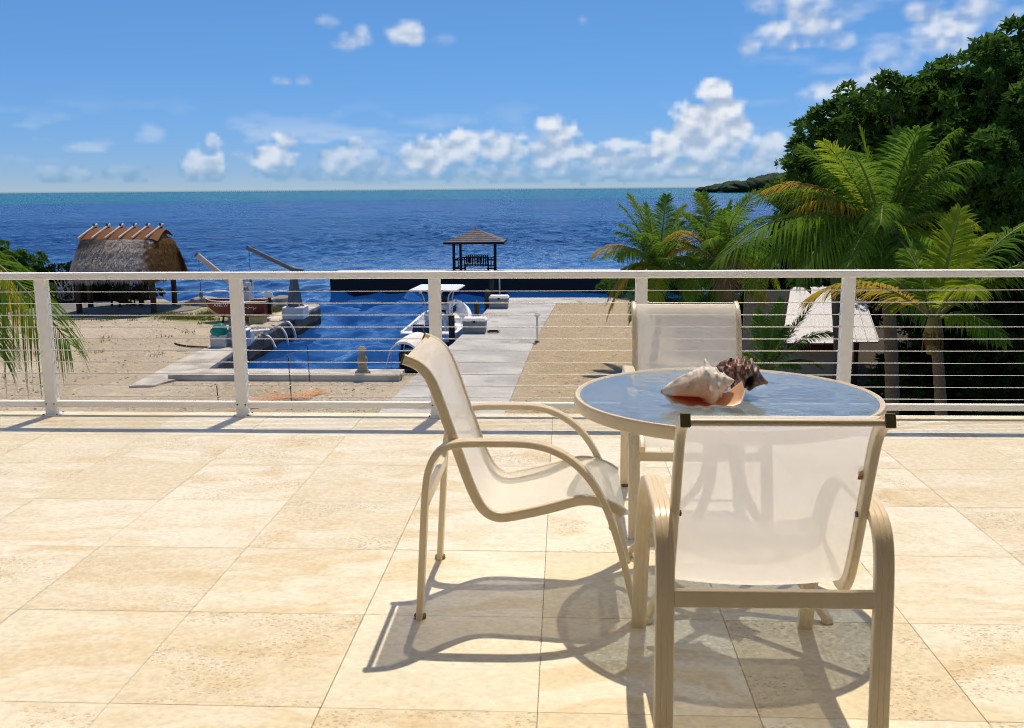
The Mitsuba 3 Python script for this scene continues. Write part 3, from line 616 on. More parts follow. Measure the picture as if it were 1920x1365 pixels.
part(nt, 'mesh', cat(*strips), 'material_orange_net', stuff=True)

rc_ = thing('rope_coil', 'dark coil of rope lying on the dock beside the nearer dock box', 'rope')
an = np.linspace(0, 6 * np.pi, 70)
part(rc_, 'coil', tube(np.stack([-2.72 + (.13 + .006 * an) * np.cos(an), 36.9 + (.13 + .006 * an) * np.sin(an), -3.945 + .002 * an], 1), .018, 6), 'material_rubber', True)
pl_ = thing('driftwood_pole', 'thin dark pole lying on the sand by the covered bin', 'pole')
part(pl_, 'shaft', tube(smoothpath([(-14.1, 34.2, -3.97), (-13.2, 33.4, -3.96), (-12.5, 33.2, -3.95)], 12, 1), .03, 7), 'material_dark_wood', True)
for i, (x, y) in enumerate(((-4.10, 33.0), (-3.85, 38.9), (-3.45, 46.6))):
    k = thing('dock_cleat', 'small steel mooring cleat on the dock edge, ' + ('nearest of the three', 'middle of the three', 'farthest of the three')[i], 'cleat')
    part(k, 'horn', tube([(x, y - .14, -3.90), (x, y - .05, -3.915), (x, y + .05, -3.915), (x, y + .14, -3.90)], .018, 7), 'material_silver', True)
    part(k, 'base', box(x - .04, x + .04, y - .06, y + .06, -3.97, -3.918, .006), 'material_silver')

# ------------------------------------------------------------------ fenders on the basin wall
for i, (x, y, z, lab) in enumerate(((-11.36, 36.2, -4.02, 'short white fender hanging on the basin wall, nearest of the three'), (-11.50, 38.3, -3.97, 'white fender hanging on the basin wall, middle of the three'), (-11.52, 39.5, -3.92, 'white fender hanging on the basin wall, farthest of the three'))):
    k = thing('boat_fender', lab, 'fender')
    L = .42 if i == 0 else .70
    pts = [(x, y, z), (x + .08, y - .05, z + .02), (x + .24, y - .12, z - .10), (x + .38, y - .2, z - .35), (x + .44, y - .25, z - L)]
    part(k, 'bumper', tube(smoothpath(pts, 16, 2), np.concatenate([[.03], np.full(14, .052), [.03]]), 10), 'material_white_paint', True)
    part(k, 'rope', tube([(x - .30, y + .05, z + .09), (x, y, z + .02)], .018, 6), 'material_rust', True)

# ------------------------------------------------------------------ boat hulls
def hull_mesh(st, closed_deck=None):
    """st: stations (y along, half beam at sheer, half beam at chine, z keel, z chine, z sheer); returns outer shell."""
    st = np.asarray(st, float); P = []
    for y, bs, bc, zk, zc, zs in st:
        P.append([(-bs, y, zs), (-(bs * .55 + bc * .45), y, zc + .55 * (zs - zc)), (-bc, y, zc), (-bc * .5, y, (zc + zk) / 2 - .01), (0, y, zk), (bc * .5, y, (zc + zk) / 2 - .01), (bc, y, zc), (bs * .55 + bc * .45, y, zc + .55 * (zs - zc)), (bs, y, zs)])
    return np.array(P)
def interp_st(st, n=28):
    st = np.asarray(st, float); s = np.linspace(0, 1, n); k = np.linspace(0, 1, len(st))
    from scipy.interpolate import PchipInterpolator
    return PchipInterpolator(k, st, axis=0)(s)
# red boat ashore
RB, RBR = (-13.78, 40.35, 0), math.radians(90)
rb = thing('red_boat', 'small dark red boat with a cream bottom, propped up on the sand by the crane', 'boat')
S = interp_st([(-1.30, .58, .55, -3.93, -3.82, -3.23), (-.6, .66, .62, -3.95, -3.83, -3.23), (.2, .66, .58, -3.96, -3.80, -3.22), (.8, .52, .40, -3.92, -3.72, -3.20), (1.15, .28, .16, -3.78, -3.56, -3.17), (1.38, .02, .01, -3.40, -3.36, -3.13)])
S[:, 3:] = S[:, 3:] + .12
P = hull_mesh(S)
wr = T().translate([RB[0], RB[1], 0]).rotate([0, 0, 1], 90)
red = cat(grid(P[:, [0, 1, 2]]), grid(P[:, [6, 7, 8]]), (P[0][[0, 2, 6, 8]], np.array([[0, 1, 2], [0, 2, 3]])))
part(rb, 'hull_side', red, 'material_red_hull', world=wr)
part(rb, 'hull_bottom', cat(grid(P[:, 2:7]), (P[0][[2, 4, 6]], np.array([[0, 1, 2]]))), 'material_hull_cream', True, world=wr)
ed = np.concatenate([P[:, 0], P[::-1, 8]])
part(rb, 'gunwale', tube(np.concatenate([P[:, 0], P[::-1, 8], P[:1, 0]]), .022, 6), 'material_white_paint', True, world=wr)
dk = P[:, [0, 8]].copy(); dk[..., 2] -= .10; dk[..., 0] *= .97
part(rb, 'inner_deck', grid(dk), 'material_hull_cream', world=wr)
part(rb, 'console', hull([(-.24, -.55, -3.10), (.24, -.55, -3.10), (-.24, -.05, -3.10), (.24, -.05, -3.10), (-.22, -.52, -2.35), (.22, -.52, -2.35), (-.22, -.30, -2.35), (.22, -.30, -2.35)]), 'material_crate_grey', world=wr)
part(rb, 'windscreen', hull([(-.20, -.03, -2.95), (.20, -.03, -2.95), (-.19, -.30, -2.33), (.19, -.30, -2.33), (-.20, -.06, -2.95), (.20, -.06, -2.95), (-.19, -.33, -2.33), (.19, -.33, -2.33)]), 'material_dark_glass', world=wr)
part(rb, 'windscreen_frame', tube([(.23, -.06, -3.0), (.22, -.32, -2.30), (-.22, -.32, -2.30), (-.23, -.06, -3.0)], .022, 6), 'material_white_paint', True, world=wr)
part(rb, 'console_frame', tube([(.26, -.58, -3.1), (.25, -.60, -2.38), (-.25, -.60, -2.38), (-.26, -.58, -3.1)], .022, 6), 'material_white_paint', True, world=wr)
part(rb, 'motor_cowl', hull([(x, y, z) for x in (-.12, .12) for y, z in ((-1.50, -2.98), (-1.12, -2.98), (-1.45, -2.78), (-1.18, -2.74))]), 'material_white_paint', world=wr)
part(rb, 'motor_leg', box(-.05, .05, -1.42, -1.30, -3.75, -2.98, .01), 'material_black_plastic', world=wr)
for s, y in ((-.35, .55), (.35, .55), (-.4, -.9), (.4, -.9)):
    part(rb, 'support_stand', cat(beam((s * 1.25, y, -4.0), (s * .8, y, -3.70), .07, .07)), 'material_dark_wood', world=wr)
lt = meshkit.text_mesh('ANEW', .15, .006); lv = np.array(lt.vertices); lv[:, 0] -= lv[:, 0].mean()
yb = RB[1] - .645
part(rb, 'name_lettering', (np.stack([lv[:, 0] - 14.28, yb - .005 - lv[:, 2] + (.0), lv[:, 1] - 3.30], 1), np.array(lt.faces)), 'material_lettering')
o_ = lathe([(.05, -.01), (.075, 0), (.05, .01), (.035, 0), (.05, -.01)], 14)
part(rb, 'name_mark', move(o_, (-13.84, yb - .012, -3.24), 0, 1, [[1, 0, 0], [0, 0, 1], [0, 1, 0]]), 'material_lettering_gold', True)
sq = [(0, 0), (.08, .05), (.14, -.03), (.2, .06), (.16, .09), (.26, .02), (.34, .05), (.42, 0), (.36, -.05), (.5, .03)]
part(rb, 'side_emblem', tube([(-13.30 + a, yb - .004, -3.37 + b) for a, b in smoothpath(sq, 30, 1)], .014, 6), 'material_lettering', True)

# white console boat
WB = thing('motor_boat', 'white open motor boat with a white hard top, moored along the dock', 'boat')
S = interp_st([(0, 1.16, 1.10, -5.25, -5.02, -4.28), (1.6, 1.20, 1.12, -5.28, -5.0, -4.25), (3.6, 1.18, 1.02, -5.25, -4.92, -4.12), (5.2, .86, .62, -5.1, -4.7, -3.92), (6.1, .45, .25, -4.85, -4.45, -3.78), (6.7, .02, .01, -4.35, -4.2, -3.66)], 36)
P = hull_mesh(S); wb = T().translate([-5.52, 38.9, 0]).rotate([0, 0, 1], -3.5)
part(WB, 'hull', cat(grid(P), (P[0], np.array([[0, k, k + 1] for k in range(1, 8)]))), 'material_gelcoat', 40, world=wb)
inn = np.stack([P[:, 0] * [.90, 1, 1], np.stack([P[:, 0, 0] * .84, P[:, 0, 1], np.full(36, -4.72)], 1), np.stack([P[:, 8, 0] * .84, P[:, 8, 1], np.full(36, -4.72)], 1), P[:, 8] * [.90, 1, 1]], 1)
inn = inn[2:-2]
part(WB, 'cockpit_liner', cat(grid(inn), (inn[0], np.array([[0, 1, 2], [0, 2, 3]]))), 'material_gelcoat', 30, world=wb)
part(WB, 'gunwale', cat(*[grid(np.stack([P[:, a] * [1.012, 1, 1] + [0, 0, .02], P[:, a] * [.88, 1, 1] + [0, 0, .03]], 1)) for a in (0, 8)]), 'material_gelcoat', world=wb)
part(WB, 'boot_stripe', cat(*[grid(np.stack([P[:, a] * [1.006, 1, 1], P[:, b] * [1.006, 1, 1]], 1)) for a, b in ((2, 1), (6, 7))]), 'material_navy', world=wb)
for s in (-1, 1):
    part(WB, 'transom_box', box(s * .72 - .38, s * .72 + .38, -.28, .35, -4.62, -4.26, .03), 'material_gelcoat', world=wb)
    part(WB, 'transom_face', box(s * .72 - .36, s * .72 + .36, -.27, .3, -5.0, -4.63, .02), 'material_navy', world=wb)
part(WB, 'console', hull([(x, y, z) for x in (-.42, .42) for y, z in ((2.15, -4.70), (3.05, -4.70), (2.20, -3.62), (2.55, -3.42), (2.85, -3.45))]), 'material_gelcoat', world=wb)
part(WB, 'dashboard', hull([(x, y, z) for x in (-.36, .36) for y, z in ((2.17, -3.80), (2.22, -3.56), (2.13, -3.80), (2.17, -3.56))]), 'material_gelcoat_grey', world=wb)
for x in (-.18, .05, .25): part(WB, 'screen', box(x - .09, x + .09, 2.10, 2.13, -3.77, -3.60, .005), 'material_dark_glass', world=wb)
part(WB, 'wheel', move((lambda t: (np.array(t.vertices), np.array(t.faces)))(trimesh.creation.torus(.17, .016, 20, 8)), (-.1, 2.02, -3.95), 0, 1, [[1, 0, 0], [0, .3, -.95], [0, .95, .3]]), 'material_black_plastic', True, world=wb)
part(WB, 'windscreen', grid(np.array([[(x, 2.75 - .25 * z, -3.44 + .45 * z) for x in (-.38, .38)] for z in (0, 1)])), 'material_dark_glass', world=wb)
part(WB, 'hard_top', hull([(x, y, z) for x in (-1.0, 1.0) for y in (1.05, 3.35) for z in (-2.70, -2.66)] + [(x, y, -2.60) for x in (-.85, .85) for y in (1.3, 3.1)]), 'material_gelcoat', world=wb)
for s in (-1, 1):
    for y0, y1 in ((2.1, 1.75), (3.0, 2.85)):
        part(WB, 'top_support', tube(smoothpath([(s * .46, y0, -4.65), (s * .48, y0, -3.7), (s * .52, y1, -3.0), (s * .75, y1, -2.70)], 16, 2), .028, 8), 'material_silver', True, world=wb)
    part(WB, 'top_brace', tube([(s * .49, 2.1, -3.3), (s * .50, 3.0, -3.3)], .02, 6), 'material_silver', True, world=wb)
part(WB, 'radar', lathe([(0, 0), (.12, 0), (.13, .07), (.09, .11), (0, .12)], 14, (-.1, 2.6, -2.60)), 'material_gelcoat', 40, world=wb)
for x in (-.5, .35): part(WB, 'spreader_light', box(x - .06, x + .06, 1.02, 1.12, -2.80, -2.70, .01), 'material_silver', world=wb)
part(WB, 'helm_seat', cat(box(-.42, .42, 1.35, 1.75, -4.70, -3.98, .04)), 'material_gelcoat_grey', world=wb)
part(WB, 'seat_back', box(-.42, .42, 1.33, 1.42, -3.97, -3.60, .03), 'material_canvas', world=wb)
part(WB, 'red_bag', box(.42, .75, 1.0, 1.35, -4.71, -4.42, .05), 'material_red_plastic', world=wb)
for x in (-.30, .18):
    ob = part(WB, 'outboard_motor', hull([(x + sx * .19, y, z) for sx in (-1, 1) for y, z in ((-.75, -4.35), (-.15, -4.35), (-.72, -4.05), (-.60, -3.88), (-.22, -3.90), (-.12, -4.1))]), 'material_navy', world=wb)
    part(ob, 'leg', cat(hull([(x + sx * .07, y, z) for sx in (-1, 1) for y, z in ((-.62, -4.35), (-.28, -4.35), (-.58, -5.4), (-.36, -5.4))]), box(x - .14, x + .14, -.85, -.25, -5.08, -5.05, .004)), 'material_silver', world=wb)
part(WB, 'bow_cushion', hull([(sx * w, y, z) for sx in (-1, 1) for w, y in ((.70, 3.7), (.28, 5.3)) for z in (-4.30, -4.16)]), 'material_canvas', world=wb)
# second boat under a canvas top
bb = thing('canopy_boat', 'dark boat under a white canvas sun top, moored at the near end of the dock', 'boat')
S = interp_st([(0, .55, .52, -5.2, -5.0, -4.35), (1.5, .58, .54, -5.2, -5.0, -4.32), (2.9, .52, .4, -5.15, -4.9, -4.25), (3.9, .30, .18, -5.0, -4.7, -4.15), (4.4, .02, .01, -4.5, -4.4, -4.05)], 24)
P = hull_mesh(S); w2 = T().translate([-4.88, 28.75, 0]).rotate([0, 0, 1], -4)
part(bb, 'hull', cat(grid(P), (P[0], np.array([[0, k, k + 1] for k in range(1, 8)]))), 'material_navy', 40, world=w2)
dk = P[:, [0, 8]].copy(); dk[..., 2] -= .22
part(bb, 'deck', grid(dk * [.95, 1, 1]), 'material_gelcoat_grey', world=w2)
part(bb, 'gunwale', tube(np.concatenate([P[:, 0], P[::-1, 8], P[:1, 0]]), .035, 6), 'material_gelcoat', True, world=w2)
a = np.linspace(0, 1, 15); arch = np.stack([-.40 + .80 * a, 0 * a, -3.30 + .22 * np.sin(np.pi * a) ** .7], 1)
part(bb, 'canvas_top', cat(grid(np.stack([arch + [0, y, .03 * math.sin(math.pi * k / 6)] for k, y in enumerate(np.linspace(.15, 2.2, 7))], 0)), grid(np.stack([arch + [0, .15, 0], arch + [0, .13, -.07]], 0))), 'material_canvas', True, world=w2)
for y in (.2, 2.15):
    part(bb, 'top_hoop', tube(np.concatenate([[(-.52, y + (.45 if y < 1 else -.45), -4.3)], arch + [0, y, -.03], [(.52, y + (.45 if y < 1 else -.45), -4.3)]]), .016, 6), 'material_silver', True, world=w2)
part(bb, 'top_strap', cat(tube([(-.40, .2, -3.32), (-.62, -.25, -4.3)], .012, 5), tube([(.40, .2, -3.32), (.62, -.25, -4.3)], .012, 5)), 'material_canvas', True, stuff=True, world=w2)
part(bb, 'console', box(-.36, .36, 1.0, 1.75, -4.55, -3.55, .04), 'material_black_plastic', world=w2)  # large black box stands in for the shade under the canvas top
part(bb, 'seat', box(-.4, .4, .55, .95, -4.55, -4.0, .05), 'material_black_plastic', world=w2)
part(bb, 'outboard_motor', hull([(x, y, z) for x in (-.16, .16) for y, z in ((-.55, -4.3), (-.05, -4.3), (-.5, -3.95), (-.1, -3.95), (-.35, -5.3), (-.2, -5.3))]), 'material_black_plastic', world=w2)
part(bb, 'mooring_rope', tube(smoothpath([(-.7, -.05, -4.3), (-.15, -.5, -4.2), (.15, -.75, -3.85), (.25, -1.2, -3.80)], 12, 2), .03, 6), 'material_canvas', True, world=w2)

# ------------------------------------------------------------------ davit cranes
def davit(x, y, tip, head, base_h, m, label, w=.92):
    k = thing('boat_crane', label, 'crane')
    z = -3.94
    part(k, 'plinth', box(x - w / 2, x + w / 2, y - w / 2, y + w / 2, z, z + base_h, .03), 'material_white_paint')
    zb = z + base_h
    part(k, 'pedestal', lathe([(0, zb + .002), (.40, zb + .002), (.40, zb + .05), (.34, zb + .06), (.17, head[2] - .35), (.16, head[2] - .22), (0, head[2] - .22)], 4, (x, y, 0)), 'material_davit_steel')
    for sx in (-1, 1):
        for sy in (-1, 1): part(k, 'anchor_bolt', lathe([(.03, 0), (.03, .05), (0, .06)], 6, (x + sx * .26, y + sy * .26, zb + .05)), 'material_silver')
    h = np.array(head); t = np.array(tip)
    part(k, 'turntable', lathe([(0, -.22), (.20, -.22), (.21, -.10), (.15, -.06), (0, -.06)], 14, (x, y, head[2])), 'material_davit_steel', 30)
    part(k, 'boom', beam(h, t, .13, .17, .012), m)
    part(k, 'winch', cat(hull([(h[0] + dx, h[1] + dy, h[2] + dz) for dx, dz in ((-.22, -.06), (.24, -.06), (.22, .12), (-.10, .17)) for dy in (-.14, .14)])), 'material_davit_steel')
    part(k, 'boom_tip', beam(t + (t - h) * -.01, t + (t - h) / np.linalg.norm(t - h) * .05, .15, .19, .01), 'material_bolt')
    part(k, 'hoist_cable', tube([t + [.05, 0, -.06], t + [.05, 0, -1.35]], .012, 5), 'material_rust', True)
    hk = t + [.05, 0, -1.35]
    part(k, 'hook', cat(hull([hk + np.array(q) for q in ((-.05, -.03, 0), (.05, -.03, 0), (.06, .03, -.16), (-.06, .03, -.16), (-.05, .03, 0), (.05, .03, 0), (.06, -.03, -.16), (-.06, -.03, -.16))]), tube([hk + [0, 0, -.16], hk + [.03, 0, -.24], hk + [.0, 0, -.30], hk + [-.05, 0, -.25]], .016, 6)), 'material_bolt')
davit(-11.50, 40.9, (-13.42, 40.9, -.93), (-11.30, 40.9, -1.96), .52, 'material_davit_steel', 'dark steel boat crane on a white block at the corner of the basin')
davit(-11.72, 34.1, (-13.03, 34.1, -.78), (-11.52, 34.1, -2.05), .42, 'material_davit_pale', 'pale boomed boat crane behind the railing post, beside the red boat')
cr = thing('storage_box', 'weathered blue grey box on the seawall beside the crane', 'box')
part(cr, 'body', box(-11.55, -11.10, 33.15, 33.65, -3.94, -3.40, .02), 'material_crate_blue')
part(cr, 'lid', box(-11.58, -11.07, 33.12, 33.68, -3.398, -3.34, .015), 'material_dock_box_white')
tc = thing('covered_bin', 'grey bin under a teal cover on the seawall', 'bin')
part(tc, 'body', box(-12.35, -11.82, 33.0, 33.5, -3.95, -3.5, .02), 'material_crate_grey')
part(tc, 'cover', blob((-12.08, 33.25, -3.38), .30, 3, .30, 1.6, 4, (.95, .95, .95)), 'material_teal', True)
pw = thing('plywood_box', 'olive plywood box standing under the stern of the red boat', 'box')
part(pw, 'body', box(-12.95, -12.35, 39.1, 39.6, -4.0, -3.62, .01), 'material_plywood')
part(pw, 'rim', box(-12.98, -12.32, 39.07, 39.63, -3.618, -3.58, .008), 'material_dark_wood')
pp = thing('white_pipe', 'short white pipe lying on the seawall near the crane', 'pipe')
part(pp, 'tube', tube([(-11.95, 36.1, -3.86), (-11.35, 36.6, -3.86)], .085, 12), 'material_white_paint', True)
part(pp, 'collar', tube([(-11.95, 36.1, -3.86), (-11.85, 36.18, -3.86)], .10, 12), 'material_white_paint', True)
def rock(label, c, r, sq, seed, sub=3):
    k = numbered('boulder'); scene[k] = ply(blob(c, r, sub, .38, 1.3, seed, sq), 'material_rock', 50); labels[k] = {'label': label, 'category': 'rock'}
rock('large grey boulder on the grass beside the red boat bow', (-17.4, 46.0, -3.86), .62, (1.35, .8, .55), 3)
rock('large pale boulder behind the stern of the red boat', (-13.2, 45.2, -3.80), .58, (1.5, .9, .62), 5)
rock('small round grey boulder at the water beyond the red boat', (-14.6, 46.1, -3.90), .38, (1.2, .9, .7), 8)
rock('low dark boulder at the waterline right of the thatched hut', (-18.7, 47.3, -4.15), .5, (1.5, .9, .5), 11)
# loose rubble by the crane, gravel on the yard
def chips(n, xs, ys, z, r0, r1, seed):
    g = np.random.default_rng(seed); ico = trimesh.creation.icosahedron(); v = np.array(ico.vertices); f = np.array(ico.faces)
    x, y = g.uniform(*xs, n), g.uniform(*ys, n); r = g.uniform(r0, r1, n) ** 1.0
    sc = g.uniform(.6, 1.3, (n, 3)) * [1, 1, .6]; j = g.uniform(.75, 1.25, (n, len(v), 1))
    V = v[None] * j * (r[:, None] * sc)[:, None, :] + np.stack([x, y, np.full(n, z)], 1)[:, None]
    F = f[None] + (np.arange(n) * len(v))[:, None, None]
    return V.reshape(-1, 3), F.reshape(-1, 3)
struct('rubble', chips(130, (-12.4, -11.5), (34.3, 38.2), -3.92, .03, .11, 5), 'material_rock', False, 'loose stone rubble strewn over the seawall by the cranes', 'stuff', 'rubble')
struct('gravel', cat(chips(1100, (-26, -12.6), (22, 44), -3.99, .012, .045, 6), chips(600, (-11.5, -1.6), (22.3, 27.2), -3.99, .010, .03, 7), chips(800, (-1.0, 4), (23, 46.5), -3.99, .010, .03, 8)), 'material_rock', False, 'loose gravel scattered over the sandy yard', 'stuff', 'gravel')

# ------------------------------------------------------------------ gazebo on the pier
gz = thing('gazebo', 'dark wooden gazebo with a pyramid roof at the end of the pier', 'gazebo')
gx, gy, gz0 = -5.62, 62.1, -3.72
hw, hd = 1.30, 1.15
for i, (sx, sy) in enumerate(((-1, -1), (1, -1), (-1, 1), (1, 1))):
    x, y = gx + sx * hw * (1 if sy < 0 else .86), gy + sy * hd
    part(gz, 'post', box(x - .08, x + .08, y - .08, y + .08, gz0, -1.80, .01), 'material_gazebo_wood')
apex = (gx, gy, -1.03)
ev = [(gx + sx * 1.86, gy + sy * 1.75, -1.83) for sx, sy in ((-1, -1), (1, -1), (1, 1), (-1, 1))]
def slope(a, b, rows=7):
    a, b, t = map(np.array, (a, b, apex)); out = []
    for r in range(rows):
        f0, f1 = r / rows, (r + 1.25) / rows; f1 = min(f1, .97)
        q = [a + (t - a) * f0, b + (t - b) * f0, b + (t - b) * f1, a + (t - a) * f1]; n = np.cross(q[1] - q[0], q[3] - q[0]); n = n / np.linalg.norm(n)
        out.append((np.array([q[0] + n * .05, q[1] + n * .05, q[2] + n * .02, q[3] + n * .02, q[0] + n * .0, q[1] + n * .0]), np.array([[0, 1, 2], [0, 2, 3], [4, 5, 1], [4, 1, 0]])))
    return cat(*out)
rf_ = part(gz, 'roof', cat(*[slope(ev[k], ev[(k + 1) % 4]) for k in range(4)]), 'material_shingle')
part(rf_, 'cap', lathe([(.16, 0), (.14, .07), (.05, .12), (0, .18)], 4, (apex[0], apex[1], apex[2] - .04)), 'material_shingle')
part(rf_, 'fascia', cat(*[beam(ev[k], ev[(k + 1) % 4], .05, .13) for k in range(4)]), 'material_gazebo_wood')
for (x0, x1, y) in ((gx - hw, gx - .55, gy - hd), (gx + .75, gx + hw, gy - hd), (gx - hw * .86, gx + hw * .86, gy + hd)):
    for z in (-2.90, -3.45): part(gz, 'rail', beam((x0, y, z), (x1, y, z), .05, .08), 'material_gazebo_wood')
    for x in np.linspace(x0 + .08, x1 - .08, max(3, int((x1 - x0) / .16))):
        part(gz, 'baluster', box(x - .03, x + .03, y - .012, y + .012, -3.42, -2.92), 'material_gazebo_wood')
for s in (-1, 1):
    for z in (-2.90, -3.45): part(gz, 'rail', beam((gx + s * hw * 1.0, gy - hd, z), (gx + s * hw * .86, gy + hd, z), .05, .08), 'material_gazebo_wood')
bn = thing('bench', 'dark slatted bench inside the gazebo', 'bench')
for k in range(11):
    x = gx - .72 + k * .135; part(bn, 'back_slat', box(x, x + .09, gy + .55, gy + .58, -3.22, -2.72 + .05 * math.sin(k * math.pi / 10)), 'material_gazebo_wood')
for k in range(3): part(bn, 'seat_slat', box(gx - .78, gx + .80, gy - .02 + k * .18, gy + .13 + k * .18, -3.30, -3.26), 'material_gazebo_wood')
for s in (-.74, .74):
    for y in (gy, gy + .5): part(bn, 'leg', box(gx + s - .035, gx + s + .035, y - .03, y + .03, gz0, -3.30), 'material_gazebo_wood')

# ------------------------------------------------------------------ thatched hut
ht = thing('thatched_hut', 'open palm-thatched hut on wooden posts by the water', 'hut')
HX, HY = -20.2, 44.4
for x, y in ((-22.0, 42.9), (-18.55, 42.9), (-22.6, 45.2), (-20.6, 46.3), (-18.95, 46.3)):
    if True: part(ht, 'post', tube([(x, y, -4.0), (x + .02, y, -1.9)], [.13, .11], 10), 'material_dark_wood', True)
def hut_ring(z, w, d, n=72, pw=3.2):
    a = np.linspace(0, 2 * np.pi, n + 1)[:-1]; c, s = np.cos(a), np.sin(a)
    return np.stack([HX + w * np.sign(c) * np.abs(c) ** (2 / pw), HY + d * np.sign(s) * np.abs(s) ** (2 / pw), np.full(n, z)], 1)
levels = [(-2.22, 2.16, 2.40), (-2.0, 2.14, 2.32), (-1.6, 2.07, 2.05), (-1.1, 1.96, 1.62), (-.75, 1.86, 1.15), (-.52, 1.77, .72), (-.38, 1.68, .36), (-.33, 1.64, .16)]
RV = np.stack([hut_ring(*l) for l in levels]); RVc = np.concatenate([RV, RV[:, :1]], 1)
hr = part(ht, 'roof', grid(RVc), 'material_thatch', True)
g = np.random.default_rng(3); nb = 15000
lv_ = g.uniform(0, 4.35, nb); ai = g.uniform(0, 72, nb)
def surf(l, a):
    l0 = np.clip(np.floor(l).astype(int), 0, len(levels) - 2); fl_ = (l - l0)[:, None]; a0 = np.floor(a).astype(int) % 72; fa = (a - np.floor(a))[:, None]
    q = lambda L: RVc[L, a0] * (1 - fa) + RVc[L, a0 + 1] * fa
    return q(l0) * (1 - fl_) + q(l0 + 1) * fl_
p0 = surf(lv_, ai); pu = surf(np.minimum(lv_ + .3, 6.9), ai); dn = p0 - pu; dn /= np.linalg.norm(dn, axis=1, keepdims=True)
rad = p0 - [HX, HY, 0]; rad[:, 2] = 0; rad[:, 0] *= .6; rad /= np.linalg.norm(rad, axis=1, keepdims=True); nn = rad - dn * (rad * dn).sum(1, keepdims=True); nn /= np.linalg.norm(nn, axis=1, keepdims=True)
sd = np.cross(dn, nn); ln = g.uniform(.18, .5, nb)[:, None]; wd = g.uniform(.010, .028, nb)[:, None]; tw = g.uniform(-.35, .35, nb)[:, None]
d2 = dn + sd * tw + nn * g.uniform(.0, .22, nb)[:, None]
b0 = p0 + nn * .02
TV = np.stack([b0 - sd * wd, b0 + sd * wd, b0 + d2 * ln * .6 + sd * wd * .8 + nn * .03, b0 + d2 * ln * .6 - sd * wd * .8 + nn * .03, b0 + d2 * ln + [0, 0, -.03]], 1)
TF = np.array([[0, 1, 2], [0, 2, 3], [3, 2, 4]])[None] + (np.arange(nb) * 5)[:, None, None]
part(hr, 'thatch', (TV.reshape(-1, 3), TF.reshape(-1, 3)), 'material_thatch', stuff=True)
cap_ = np.array([[(HX + x, HY + y, z) for y, z in ((-1.02, -.66), (-.80, -.52), (-.45, -.32), (-.14, -.20), (0, -.18), (.14, -.20), (.45, -.32), (.8, -.52))] for x in (-1.86, -1.6, -.8, 0, .8, 1.6, 1.86)])
cap_[0, :, 2] -= .10; cap_[-1, :, 2] -= .10
part(hr, 'ridge_cap', grid(cap_), 'material_rust_cap', True, label='rust brown sheet over the ridge')
for x in np.linspace(-1.62, 1.50, 6):
    for s in (-1, 1):
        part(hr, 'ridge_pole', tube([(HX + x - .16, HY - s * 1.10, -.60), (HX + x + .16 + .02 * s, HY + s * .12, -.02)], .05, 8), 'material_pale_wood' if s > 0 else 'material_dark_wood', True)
def adirondack(x, y, rz, lab):
    k = thing('garden_chair', lab, 'chair'); w = T().translate([x, y, -3.96]).rotate([0, 0, 1], rz)
    for q in range(5): part(k, 'back_slat', beam((-.24 + q * .12, .22, .32), (-.27 + q * .135, .55, .98 - .05 * abs(q - 2)), .10, .02), 'material_dark_wood', world=w)
    for q in range(4): part(k, 'seat_slat', box(-.27, .27, -.30 + q * .14, -.18 + q * .14, .36 - q * .025, .38 - q * .025), 'material_dark_wood', world=w)
    for s in (-1, 1):
        part(k, 'arm', box(s * .36 - .07, s * .36 + .07, -.36, .38, .53, .555), 'material_dark_wood', world=w)
        part(k, 'front_leg', box(s * .31 - .02, s * .31 + .02, -.34, -.24, 0, .53), 'material_dark_wood', world=w)
        part(k, 'back_leg', beam((s * .29, -.25, .34), (s * .29, .62, .02), .03, .12), 'material_dark_wood', world=w)
adirondack(-19.9, 45.5, 25, 'dark wooden garden chair under the thatched hut, right of the table')
adirondack(-21.3, 45.6, -30, 'dark wooden garden chair under the thatched hut, left of the table')
tt_ = thing('garden_table', 'small dark wooden table between the garden chairs under the thatched hut', 'table')
part(tt_, 'top', lathe([(0, .68), (.42, .68), (.43, .70), (.42, .72), (0, .72)], 20, (-20.65, 45.7, -3.96)), 'material_dark_wood', 30)
for a in (0, 2.1, 4.2): part(tt_, 'leg', beam((-20.65 + .3 * math.cos(a), 45.7 + .3 * math.sin(a), -3.96), (-20.65 + .12 * math.cos(a), 45.7 + .12 * math.sin(a), -3.28), .06, .06), 'material_dark_wood')

# ------------------------------------------------------------------ shed
sh = thing('shed', 'low cream shed with white metal roofs behind the palms', 'shed')
E0, E1 = np.array([5.66, 25.5, -2.57]), np.array([8.16, 25.5, -2.59]); K0, K1 = np.array([6.67, 28.5, -1.41]), np.array([8.50, 28.5, -1.42])
ex = [5.66, 6.0, 6.38, 6.77, 7.15]; kx = [6.52, 6.82, 7.12, 7.44, 7.76]
ex2 = [7.31, 7.60, 7.88, 8.16]; kx2 = [7.89, 8.08, 8.28, 8.48]
for xs, ks, dz in ((ex, kx, 0), (ex2, kx2, .03)):
    for a, b, c, d in zip(xs, xs[1:], ks, ks[1:]):
        q = np.array([(a + .012, 25.5, -2.58 + dz), (b - .012, 25.5, -2.58 + dz), (d - .012, 28.5, -1.41 + dz), (c + .012, 28.5, -1.41 + dz)])
        part(sh, 'roof_panel', hull(np.vstack([q, q - [0, 0, .03], q + [0, -.0, .0]])), 'material_metal_roof')
        part(sh, 'roof_seam', beam((b, 25.5, -2.565 + dz), (d, 28.5, -1.395 + dz), .022, .05, .003), 'material_metal_roof')
part(sh, 'fascia', box(5.85, 7.22, 25.62, 25.66, -2.82, -2.625), 'material_burgundy', label='burgundy fascia board under the roof edge')
